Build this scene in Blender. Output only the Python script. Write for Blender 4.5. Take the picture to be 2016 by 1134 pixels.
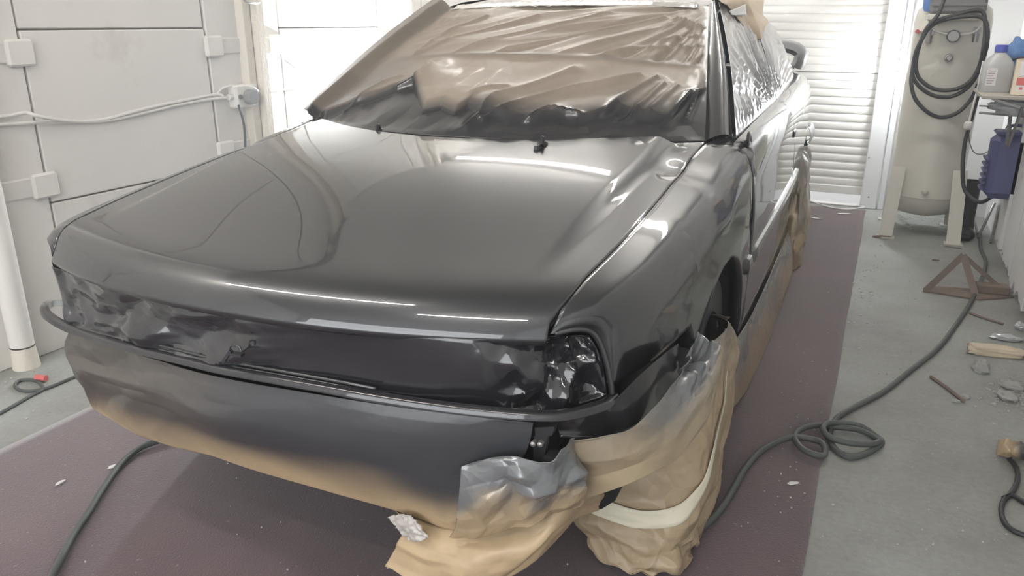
import bpy, math, random
import numpy as np
from mathutils import Vector, Matrix

# ------------------------------------------------------------------ scene, camera, light
S = bpy.context.scene
COL = S.collection
for o in list(bpy.data.objects):
    bpy.data.objects.remove(o)
random.seed(7)
rng = np.random.default_rng(7)

W, H, F = 2016, 1134, 1540.0
PITCH, YAW, CH = math.radians(18.7), math.radians(25.1), 1.25
cam_d = bpy.data.cameras.new('camera')
cam_d.sensor_width = 36
cam_d.lens = F * 36 / W
cam_d.clip_start = 0.02
cam = bpy.data.objects.new('camera', cam_d)
cam.location = (0, 0, CH)
cam.rotation_euler = (math.pi / 2 - PITCH, 0, YAW)
COL.objects.link(cam)
S.camera = cam

wd = bpy.data.worlds.new('world')
S.world = wd
wd.use_nodes = True
wd.node_tree.nodes['Background'].inputs[0].default_value = (0.85, 0.93, 1.0, 1)
wd.node_tree.nodes['Background'].inputs[1].default_value = 0.2

# fine spray mist hanging in the air of the bay
_v = wd.node_tree.nodes.new('ShaderNodeVolumeScatter'); _v.inputs['Density'].default_value = .028; _v.inputs['Anisotropy'].default_value = .55; _v.inputs['Color'].default_value = (.95, .97, 1, 1)
wd.node_tree.links.new(_v.outputs['Volume'], wd.node_tree.nodes['World Output'].inputs['Volume'])

S.cycles.max_bounces = 7
S.cycles.volume_bounces = 0
S.view_settings.view_transform = 'Standard'
S.view_settings.look = 'None'
S.view_settings.gamma = 1
S.view_settings.use_curve_mapping = False
S.view_settings.exposure = 0.85

def area(name, loc, rot, sx, sy, power, col=(1, 1, 1)):
    l = bpy.data.lights.new(name, 'AREA')
    l.shape = 'RECTANGLE'; l.size = sx; l.size_y = sy; l.energy = power; l.color = col
    o = bpy.data.objects.new(name, l); o.location = loc; o.rotation_euler = rot
    COL.objects.link(o)
    return o
# wide soft fill light added behind the camera to brighten the front papers
area('fill_behind_camera', (-1.1, -2.45, 1.35), (math.pi / 2, 0, 0), 3.2, 2.3, 75, (0.95, 0.97, 1.0))
TUBE_STRENGTH = 62.0
LAMP_STRENGTH = 1500.0
LAMP2_STRENGTH = 200.0

# ------------------------------------------------------------------ picture point -> place
def rotv():
    p, y = PITCH, YAW
    fw = np.array([-math.sin(y) * math.cos(p), math.cos(y) * math.cos(p), -math.sin(p)])
    rt = np.array([math.cos(y), math.sin(y), 0])
    return fw, rt, np.cross(rt, fw)
FW, RT, UP = rotv()
CAMP = np.array([0, 0, CH])
OX, OY, CA = -1.095, 1.05, math.radians(2.2)
LX = np.array([math.cos(CA), math.sin(CA), 0]); AX = np.array([-math.sin(CA), math.cos(CA), 0])
ORG = np.array([OX, OY, 0])
def ray(u, v):
    return FW * F + RT * (u - W / 2) - UP * (v - H / 2)
def c2w(p):
    p = np.asarray(p, float)
    return ORG + LX * p[0] + AX * p[1] + np.array([0, 0, p[2]])
def w2c(p):
    d = np.asarray(p, float) - ORG
    return np.array([d @ LX, d @ AX, d[2]])
def pX(u, v, X):
    d = ray(u, v); return w2c(CAMP + d * ((X - (CAMP - ORG) @ LX) / (d @ LX)))
def pY(u, v, Y):
    d = ray(u, v); return w2c(CAMP + d * ((Y - (CAMP - ORG) @ AX) / (d @ AX)))
def pZ(u, v, z):
    d = ray(u, v); return w2c(CAMP + d * ((z - CH) / d[2]))
def wx(u, v, x):
    d = ray(u, v); return CAMP + d * (x / d[0])
def wy(u, v, y):
    d = ray(u, v); return CAMP + d * (y / d[1])
def wz(u, v, z=0.0):
    d = ray(u, v); return CAMP + d * ((z - CH) / d[2])

# ------------------------------------------------------------------ numpy noise
def _h(ix, iy, s):
    n = (ix.astype(np.int64) * 374761393 + iy.astype(np.int64) * 668265263 + s * 1442695041) & 0x7fffffff
    n = (n ^ (n >> 13)) * 1274126177 & 0x7fffffff
    return ((n ^ (n >> 16)) & 0xffff) / 65535.0
def noise(x, y, s=0):
    x = np.asarray(x, float); y = np.asarray(y, float)
    ix, iy = np.floor(x), np.floor(y); fx, fy = x - ix, y - iy
    def g(a, b):
        an = _h(ix + a, iy + b, s) * 2 * np.pi
        return np.cos(an) * (fx - a) + np.sin(an) * (fy - b)
    u = fx * fx * fx * (fx * (fx * 6 - 15) + 10); w = fy * fy * fy * (fy * (fy * 6 - 15) + 10)
    return ((g(0, 0) * (1 - u) + g(1, 0) * u) * (1 - w) + (g(0, 1) * (1 - u) + g(1, 1) * u) * w) * 1.5
def fbm(x, y, s=0, o=4):
    r = 0; a = 1.0
    for i in range(o):
        r = r + a * noise(x * 2 ** i, y * 2 ** i, s + i); a *= .5
    return r
def crump(x, y, s=0, o=3):
    """creased paper: sharp ridges of folded noise, about -0.5 .. 0.5"""
    r = 0; a = 1.0
    wxn = x + .25 * noise(x * 1.3, y * 1.3, s + 91); wyn = y + .25 * noise(x * 1.3, y * 1.3, s + 97)
    for i in range(o):
        r = r + a * (0.5 - 1.6 * np.abs(noise(wxn * 1.9 ** i + 3.1 * i, wyn * 1.9 ** i, s + 7 * i))); a *= .52
    return r * .6
def facets(x, y, s=0):
    """flat shards: nearest-site planes, for stiff crumpled film"""
    ix, iy = np.floor(x), np.floor(y)
    best = np.full(np.shape(x), 9.0); val = np.zeros(np.shape(x))
    for a in (-1, 0, 1):
        for b in (-1, 0, 1):
            cx = ix + a + _h(ix + a, iy + b, s); cy = iy + b + _h(ix + a, iy + b, s + 5)
            d = np.hypot(x - cx, y - cy)
            gx = _h(ix + a, iy + b, s + 9) * 2 - 1; gy = _h(ix + a, iy + b, s + 13) * 2 - 1
            v = gx * (x - cx) + gy * (y - cy) + .3 * (_h(ix + a, iy + b, s + 17) - .5)
            m = d < best
            best = np.where(m, d, best); val = np.where(m, v, val)
    return val
def tri(x, y, s=0, o=2, warp=.10):
    """folded sheet: random heights on a skewed lattice, joined by flat triangles"""
    x = np.asarray(x, float); y = np.asarray(y, float)
    xw = x + warp * noise(x * .9, y * .9, s + 51); yw = y + warp * noise(x * .9, y * .9, s + 53)
    r = 0; a = 1.0
    for k in range(o):
        c, q = math.cos(.7 + 1.3 * k), math.sin(.7 + 1.3 * k); f = 1.9 ** k
        X, Y = (xw * c - yw * q) * f, (xw * q + yw * c) * f
        sk = (X + Y) * .3660254; i, j = np.floor(X + sk), np.floor(Y + sk)
        fu, fv = X + sk - i, Y + sk - j
        h00, h11, h10, h01 = (_h(i + p, j + t, s + 11 * k) - .5 for p, t in ((0, 0), (1, 1), (1, 0), (0, 1)))
        r = r + a * np.where(fu > fv, h00 * (1 - fu) + h10 * (fu - fv) + h11 * fv, h00 * (1 - fv) + h01 * (fv - fu) + h11 * fu); a *= .42
    return r
def sst(a, b, x):
    t = np.clip((np.asarray(x, float) - a) / (b - a), 0, 1); return t * t * (3 - 2 * t)
def lerp(xs, ys, x):
    return np.interp(x, xs, ys)
def smooth_tab(xs, ys, x):
    """monotone-ish cubic through a table"""
    xs = np.asarray(xs, float); ys = np.asarray(ys, float); x = np.asarray(x, float)
    m = np.gradient(ys, xs)
    i = np.clip(np.searchsorted(xs, x) - 1, 0, len(xs) - 2)
    h = xs[i + 1] - xs[i]; t = np.clip((x - xs[i]) / h, 0, 1)
    return ((2 * t ** 3 - 3 * t ** 2 + 1) * ys[i] + (t ** 3 - 2 * t ** 2 + t) * h * m[i]
            + (-2 * t ** 3 + 3 * t ** 2) * ys[i + 1] + (t ** 3 - t ** 2) * h * m[i + 1])
def cr(ctrl, n):
    """Catmull-Rom resample of ctrl[k,...] to n samples"""
    c = np.asarray(ctrl, float); k = len(c)
    t = np.linspace(0, k - 1, n); i = np.clip(t.astype(int), 0, k - 2); f = t - i
    p0 = c[np.clip(i - 1, 0, k - 1)]; p1 = c[i]; p2 = c[i + 1]; p3 = c[np.clip(i + 2, 0, k - 1)]
    f = f.reshape((-1,) + (1,) * (c.ndim - 1))
    return .5 * (2 * p1 + (p2 - p0) * f + (2 * p0 - 5 * p1 + 4 * p2 - p3) * f ** 2 + (3 * p1 - p0 - 3 * p2 + p3) * f ** 3)
def cgrid(ctrl, nu, nv):
    a = cr(np.asarray(ctrl, float), nu)
    return np.swapaxes(cr(np.swapaxes(a, 0, 1), nv), 0, 1)
def normals(P):
    du = np.gradient(P, axis=0); dv = np.gradient(P, axis=1)
    n = np.cross(du, dv); return n / (np.linalg.norm(n, axis=2, keepdims=True) + 1e-12)

# ------------------------------------------------------------------ materials
def M(name):
    m = bpy.data.materials.new(name); m.use_nodes = True
    nt = m.node_tree
    return m, nt, nt.nodes['Principled BSDF']
def N(nt, t, **kw):
    n = nt.nodes.new(t)
    for k, v in kw.items():
        setattr(n, k, v)
    return n
def mat(name, col, rough=.5, metal=0.0, spec=.5, coat=0.0, coat_r=.03, var=0.0, vs=6.0, bump=0.0, bs=60.0, emit=None, es=0, alpha=1.0, trans=0.0, dirt=None, dirt_s=3.0, dirt_amt=(.55, .75)):
    m, nt, b = M(name)
    c = (*col, 1)
    b.inputs['Base Color'].default_value = c
    b.inputs['Roughness'].default_value = rough
    b.inputs['Metallic'].default_value = metal
    b.inputs['Specular IOR Level'].default_value = spec
    b.inputs['Coat Weight'].default_value = coat
    b.inputs['Coat Roughness'].default_value = coat_r
    b.inputs['Alpha'].default_value = alpha
    b.inputs['Transmission Weight'].default_value = trans
    if emit:
        b.inputs['Emission Color'].default_value = (*emit, 1); b.inputs['Emission Strength'].default_value = es
    tc = N(nt, 'ShaderNodeTexCoord')
    last = None
    if var > 0:
        no = N(nt, 'ShaderNodeTexNoise'); no.inputs['Scale'].default_value = vs; no.inputs['Detail'].default_value = 5
        nt.links.new(tc.outputs['Object'], no.inputs['Vector'])
        mx = N(nt, 'ShaderNodeMix', data_type='RGBA'); mx.inputs['A'].default_value = tuple(x * (1 - var) for x in col) + (1,)
        mx.inputs['B'].default_value = tuple(min(1, x * (1 + var)) for x in col) + (1,)
        nt.links.new(no.outputs['Fac'], mx.inputs['Factor'])
        last = mx.outputs['Result']
    if dirt:
        no = N(nt, 'ShaderNodeTexNoise'); no.inputs['Scale'].default_value = dirt_s; no.inputs['Detail'].default_value = 8; no.inputs['Roughness'].default_value = .65
        nt.links.new(tc.outputs['Object'], no.inputs['Vector'])
        mr = N(nt, 'ShaderNodeMapRange'); mr.inputs['From Min'].default_value = dirt_amt[0]; mr.inputs['From Max'].default_value = dirt_amt[1]
        nt.links.new(no.outputs['Fac'], mr.inputs['Value'])
        mx = N(nt, 'ShaderNodeMix', data_type='RGBA'); mx.inputs['B'].default_value = (*dirt, 1); mx.inputs['A'].default_value = c
        if last: nt.links.new(last, mx.inputs['A'])
        nt.links.new(mr.outputs['Result'], mx.inputs['Factor'])
        last = mx.outputs['Result']
    if last: nt.links.new(last, b.inputs['Base Color'])
    if bump > 0:
        no = N(nt, 'ShaderNodeTexNoise'); no.inputs['Scale'].default_value = bs; no.inputs['Detail'].default_value = 4
        nt.links.new(tc.outputs['Object'], no.inputs['Vector'])
        bp = N(nt, 'ShaderNodeBump'); bp.inputs['Strength'].default_value = bump; bp.inputs['Distance'].default_value = .01
        nt.links.new(no.outputs['Fac'], bp.inputs['Height']); nt.links.new(bp.outputs['Normal'], b.inputs['Normal'])
    return m
def spray_mat(name, base, spray=(.022, .023, .027), r0=.45, r1=.22, metal=0.0, coat=.4, bump=.15, bs=18, sheen_noise=30, crease=0.0, cs=14):
    """masking sheet whose colour goes over to the sprayed paint where the vertex attribute 'spray' says it was hit"""
    m, nt, b = M(name)
    at = N(nt, 'ShaderNodeAttribute', attribute_name='spray')
    tc = N(nt, 'ShaderNodeTexCoord')
    no = N(nt, 'ShaderNodeTexNoise'); no.inputs['Scale'].default_value = sheen_noise; no.inputs['Detail'].default_value = 6
    nt.links.new(tc.outputs['Object'], no.inputs['Vector'])
    mb = N(nt, 'ShaderNodeMix', data_type='RGBA'); mb.inputs['A'].default_value = tuple(x * .88 for x in base) + (1,); mb.inputs['B'].default_value = tuple(x * 1.1 for x in base) + (1,)
    nt.links.new(no.outputs['Fac'], mb.inputs['Factor'])
    mx = N(nt, 'ShaderNodeMix', data_type='RGBA'); mx.inputs['B'].default_value = (*spray, 1)
    nt.links.new(mb.outputs['Result'], mx.inputs['A']); nt.links.new(at.outputs['Fac'], mx.inputs['Factor'])
    nt.links.new(mx.outputs['Result'], b.inputs['Base Color'])
    mr = N(nt, 'ShaderNodeMapRange'); mr.inputs['To Min'].default_value = r0; mr.inputs['To Max'].default_value = r1
    nt.links.new(at.outputs['Fac'], mr.inputs['Value']); nt.links.new(mr.outputs['Result'], b.inputs['Roughness'])
    b.inputs['Metallic'].default_value = metal
    b.inputs['Coat Weight'].default_value = coat; b.inputs['Coat Roughness'].default_value = .12
    n2 = N(nt, 'ShaderNodeTexNoise'); n2.inputs['Scale'].default_value = bs; n2.inputs['Detail'].default_value = 5
    nt.links.new(tc.outputs['Object'], n2.inputs['Vector'])
    bp = N(nt, 'ShaderNodeBump'); bp.inputs['Strength'].default_value = bump; bp.inputs['Distance'].default_value = .01
    nt.links.new(n2.outputs['Fac'], bp.inputs['Height']); nt.links.new(bp.outputs['Normal'], b.inputs['Normal'])
    if crease > 0:
        # sharp little creases: cones between random points, bent by noise
        ad = N(nt, 'ShaderNodeVectorMath', operation='ADD'); n3 = N(nt, 'ShaderNodeTexNoise'); n3.inputs['Scale'].default_value = 3
        nt.links.new(tc.outputs['Object'], n3.inputs['Vector']); nt.links.new(tc.outputs['Object'], ad.inputs[0]); nt.links.new(n3.outputs['Color'], ad.inputs[1])
        vo = N(nt, 'ShaderNodeTexVoronoi'); vo.inputs['Scale'].default_value = cs; nt.links.new(ad.outputs['Vector'], vo.inputs['Vector'])
        b2 = N(nt, 'ShaderNodeBump'); b2.inputs['Strength'].default_value = crease; b2.inputs['Distance'].default_value = .02
        nt.links.new(vo.outputs['Distance'], b2.inputs['Height']); nt.links.new(bp.outputs['Normal'], b2.inputs['Normal'])
        nt.links.new(b2.outputs['Normal'], b.inputs['Normal'])
    return m

PAINT = mat('graphite_paint', (.036, .038, .042), rough=.32, metal=.5, coat=1.0, coat_r=.018, bump=.006, bs=120)
PAINT.node_tree.nodes['Principled BSDF'].inputs['Coat IOR'].default_value = 1.6
PAINT_DARK = mat('graphite_paint_dark', (.022, .022, .026), rough=.3, metal=.3, coat=1.0, coat_r=.05)
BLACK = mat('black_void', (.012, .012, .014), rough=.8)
LINER = mat('arch_liner', (.02, .022, .026), rough=.6)
BLKPLAST = mat('black_plastic', (.02, .02, .022), rough=.35)
FILM = spray_mat('brown_masking_film', (.30, .25, .20), spray=(.028, .028, .031), r0=.52, r1=.24, coat=.08, bump=.04, bs=14)
FILMDK = spray_mat('black_sprayed_film', (.06, .06, .066), spray=(.012, .012, .015), r0=.22, r1=.12, coat=.8, bump=.1, bs=20)
FILMCL = spray_mat('side_window_film', (.50, .49, .48), spray=(.20, .21, .225), r0=.38, r1=.22, metal=.15, coat=.6, bump=.1, bs=25)
PAPER = spray_mat('brown_masking_paper', (.46, .345, .21), spray=(.045, .047, .052), r0=.5, r1=.3, coat=.12, bump=.12, bs=22)
PAPERBAG = spray_mat('crumpled_masking_paper', (.40, .31, .20), spray=(.16, .168, .175), r0=.5, r1=.3, coat=.12, bump=.12, bs=22, crease=.45, cs=11)
PAPERSIL = spray_mat('silver_sprayed_paper', (.44, .34, .215), spray=(.18, .188, .195), r0=.45, r1=.22, metal=.25, coat=.35, bump=.12, bs=22, crease=.30, cs=12)
PAPERSKIRT = spray_mat('draped_masking_paper', (.37, .295, .195), spray=(.18, .188, .195), r0=.45, r1=.25, metal=.15, coat=.2, bump=.12, bs=22, crease=.12, cs=7)
TAPE = mat('cream_masking_tape', (.70, .66, .52), rough=.6, bump=.1, bs=90)
WALLW = mat('white_painted_wall', (.72, .70, .665), rough=.75, var=.05, vs=2.5, bump=.12, bs=35, dirt=(.50, .46, .39), dirt_s=2.2, dirt_amt=(.62, .85))
WALLG = mat('white_wall_grubby', (.70, .70, .70), rough=.8, var=.06, vs=3, bump=.15, bs=30, dirt=(.33, .31, .28), dirt_s=4.5, dirt_amt=(.6, .8))
GAPG = mat('dirty_groove', (.30, .27, .225), rough=.9)
POSTC = mat('cream_rust_post', (.70, .65, .57), rough=.75, bump=.3, bs=70, dirt=(.42, .28, .16), dirt_s=11, dirt_amt=(.62, .8))
CEIL = mat('ceiling_boards', (.36, .34, .31), rough=.8, var=.1, vs=2)
SHUT = mat('white_shutter', (.74, .73, .70), rough=.5, var=.04, vs=8)
TRIMW = mat('white_trim', (.76, .77, .79), rough=.55, var=.03)
TANK = mat('cream_tank_paint', (.60, .585, .52), rough=.42, var=.05, vs=4, bump=.05, bs=40, dirt=(.40, .36, .30), dirt_s=7, dirt_amt=(.66, .85))
HOSEG = mat('grey_rubber_hose', (.085, .095, .09), rough=.55)
HOSEB = mat('black_rubber_hose', (.03, .03, .033), rough=.5)
STEEL = mat('dull_steel', (.30, .29, .28), rough=.45, metal=.7)
RUST = mat('rusty_steel', (.19, .15, .125), rough=.85, var=.4, vs=12, bump=.3)
GREYMET = mat('grey_enamel', (.16, .155, .155), rough=.5)
BLUEP = mat('dark_blue_plastic', (.085, .09, .20), rough=.5, var=.2, vs=5)
BLUECAP = mat('blue_cap', (.06, .09, .42), rough=.4)
BLUECL = mat('blue_cloth', (.12, .22, .42), rough=.9, bump=.3, bs=20)
BOTTLE = mat('cloudy_plastic', (.62, .63, .63), rough=.3, trans=.25)
LABELW = mat('white_label', (.80, .78, .78), rough=.6)
INK = mat('label_ink', (.35, .34, .38), rough=.6)
CARD = mat('tan_card', (.50, .40, .30), rough=.8)
CREAM = mat('cream_card', (.78, .70, .55), rough=.7)
REDP = mat('red_print', (.66, .16, .15), rough=.6)
YELL = mat('dull_yellow', (.55, .52, .33), rough=.8)
FOAM = mat('cream_foam', (.62, .53, .40), rough=.9, var=.15, vs=20, bump=.5, bs=40)
STONE = mat('grey_rubble', (.36, .36, .34), rough=.9, var=.2, vs=15, bump=.4, bs=40)
CLEARPL = mat('crumpled_plastic', (.52, .54, .55), rough=.25, trans=.2)
CHIP = mat('white_flake', (.72, .70, .67), rough=.9)
WHITEPL = mat('white_plastic', (.72, .70, .67), rough=.45)
GREYPL = mat('grey_plastic', (.25, .25, .25), rough=.5)
REDKN = mat('red_knob', (.45, .06, .05), rough=.4)
TUBE = mat('lit_tube', (1, 1, 1), emit=(1.0, .97, .93), es=TUBE_STRENGTH)
BULB = mat('lit_lamp', (1, 1, 1), emit=(.93, .97, 1.0), es=LAMP_STRENGTH)
BULB2 = mat('lit_lamp_small', (1, 1, 1), emit=(.93, .97, 1.0), es=LAMP2_STRENGTH)

def floor_mat():
    m, nt, b = M('concrete_floor')
    tc = N(nt, 'ShaderNodeTexCoord')
    def nz(sc, det=6, ro=.6):
        n = N(nt, 'ShaderNodeTexNoise'); n.inputs['Scale'].default_value = sc; n.inputs['Detail'].default_value = det; n.inputs['Roughness'].default_value = ro
        nt.links.new(tc.outputs['Object'], n.inputs['Vector']); return n
    a = nz(1.6); r = N(nt, 'ShaderNodeValToRGB'); nt.links.new(a.outputs['Fac'], r.inputs['Fac'])
    e = r.color_ramp.elements
    e[0].position = .3; e[0].color = (.25, .245, .222, 1); e[1].position = .72; e[1].color = (.43, .45, .435, 1)
    x = r.color_ramp.elements.new(.5); x.color = (.335, .345, .322, 1)
    f = nz(55, 3); mx = N(nt, 'ShaderNodeMix', data_type='RGBA', blend_type='MULTIPLY'); mx.inputs['Factor'].default_value = .35
    nt.links.new(r.outputs['Color'], mx.inputs['A']); nt.links.new(f.outputs['Fac'], mx.inputs['B'])
    s = nz(160, 2); mr = N(nt, 'ShaderNodeMapRange'); mr.inputs['From Min'].default_value = .70; mr.inputs['From Max'].default_value = .74
    nt.links.new(s.outputs['Fac'], mr.inputs['Value'])
    m2 = N(nt, 'ShaderNodeMix', data_type='RGBA'); m2.inputs['B'].default_value = (.55, .55, .52, 1)
    nt.links.new(mr.outputs['Result'], m2.inputs['Factor']); nt.links.new(mx.outputs['Result'], m2.inputs['A'])
    nt.links.new(m2.outputs['Result'], b.inputs['Base Color'])
    b.inputs['Roughness'].default_value = .62
    bp = N(nt, 'ShaderNodeBump'); bp.inputs['Strength'].default_value = .2; bp.inputs['Distance'].default_value = .01
    nt.links.new(f.outputs['Fac'], bp.inputs['Height']); nt.links.new(bp.outputs['Normal'], b.inputs['Normal'])
    return m
def rug_mat():
    m, nt, b = M('maroon_carpet')
    tc = N(nt, 'ShaderNodeTexCoord')
    def nz(sc, det=5):
        n = N(nt, 'ShaderNodeTexNoise'); n.inputs['Scale'].default_value = sc; n.inputs['Detail'].default_value = det
        nt.links.new(tc.outputs['Object'], n.inputs['Vector']); return n
    a = nz(2.2); r = N(nt, 'ShaderNodeValToRGB'); nt.links.new(a.outputs['Fac'], r.inputs['Fac'])
    e = r.color_ramp.elements
    e[0].position = .3; e[0].color = (.082, .043, .051, 1); e[1].position = .75; e[1].color = (.135, .072, .082, 1)
    f = nz(240, 2); mx = N(nt, 'ShaderNodeMix', data_type='RGBA', blend_type='MULTIPLY'); mx.inputs['Factor'].default_value = .5
    nt.links.new(r.outputs['Color'], mx.inputs['A']); nt.links.new(f.outputs['Fac'], mx.inputs['B'])
    s = nz(90, 2); mr = N(nt, 'ShaderNodeMapRange'); mr.inputs['From Min'].default_value = .71; mr.inputs['From Max'].default_value = .76; mr.inputs['To Max'].default_value = .5
    nt.links.new(s.outputs['Fac'], mr.inputs['Value'])
    m2 = N(nt, 'ShaderNodeMix', data_type='RGBA'); m2.inputs['B'].default_value = (.34, .30, .30, 1)
    nt.links.new(mr.outputs['Result'], m2.inputs['Factor']); nt.links.new(mx.outputs['Result'], m2.inputs['A'])
    nt.links.new(m2.outputs['Result'], b.inputs['Base Color'])
    b.inputs['Roughness'].default_value = .85; b.inputs['Sheen Weight'].default_value = .5; b.inputs['Sheen Roughness'].default_value = .5
    bp = N(nt, 'ShaderNodeBump'); bp.inputs['Strength'].default_value = .4; bp.inputs['Distance'].default_value = .005
    nt.links.new(f.outputs['Fac'], bp.inputs['Height']); nt.links.new(bp.outputs['Normal'], b.inputs['Normal'])
    return m

# ------------------------------------------------------------------ object helpers
def link(o, parent=None):
    COL.objects.link(o)
    if parent: o.parent = parent
    return o
def empty(name, label=None, cat=None, loc=(0, 0, 0), rz=0, group=None):
    o = bpy.data.objects.new(name, None); o.location = loc; o.rotation_euler = (0, 0, rz); o.empty_display_size = .1
    COL.objects.link(o)
    if label: o['label'] = label
    if cat: o['category'] = cat
    if group: o['group'] = group
    return o
def tag(o, label, cat, group=None, kind=None):
    o['label'] = label; o['category'] = cat
    if group: o['group'] = group
    if kind: o['kind'] = kind
    return o
def struct(o):
    o['kind'] = 'structure'; return o
def mesh(name, V, Fc, m, parent=None, smooth=True, spray=None, auto=None):
    me = bpy.data.meshes.new(name)
    me.from_pydata([tuple(map(float, v)) for v in V], [], [tuple(map(int, f)) for f in Fc])
    me.update()
    if m: me.materials.append(m)
    if spray is not None:
        a = me.attributes.new('spray', 'FLOAT', 'POINT'); a.data.foreach_set('value', np.asarray(spray, np.float32).ravel())
    o = link(bpy.data.objects.new(name, me), parent)
    if smooth:
        me.polygons.foreach_set('use_smooth', [True] * len(me.polygons))
        if auto is not None:
            me.set_sharp_from_angle(angle=math.radians(auto))
    return o
def gridfaces(nu, nv, flip=False, closed=False):
    f = []
    for i in range(nu if closed else nu - 1):
        for j in range(nv - 1):
            a, b, c, d = i * nv + j, ((i + 1) % nu) * nv + j, ((i + 1) % nu) * nv + j + 1, i * nv + j + 1
            f.append((a, d, c, b) if flip else (a, b, c, d))
    return f
def sheet(name, P, m, parent=None, spray=None, flip=False, thick=0.0, smooth=True, closed=False, auto=None, off=-1):
    nu, nv = P.shape[:2]
    o = mesh(name, P.reshape(-1, 3), gridfaces(nu, nv, flip, closed), m, parent, smooth, spray, auto)
    if thick:
        md = o.modifiers.new('thickness', 'SOLIDIFY'); md.thickness = thick; md.offset = off; md.use_rim = True
    return o
def at_car(o):
    o.location = tuple(ORG); o.rotation_euler = (0, 0, CA); return o

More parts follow.
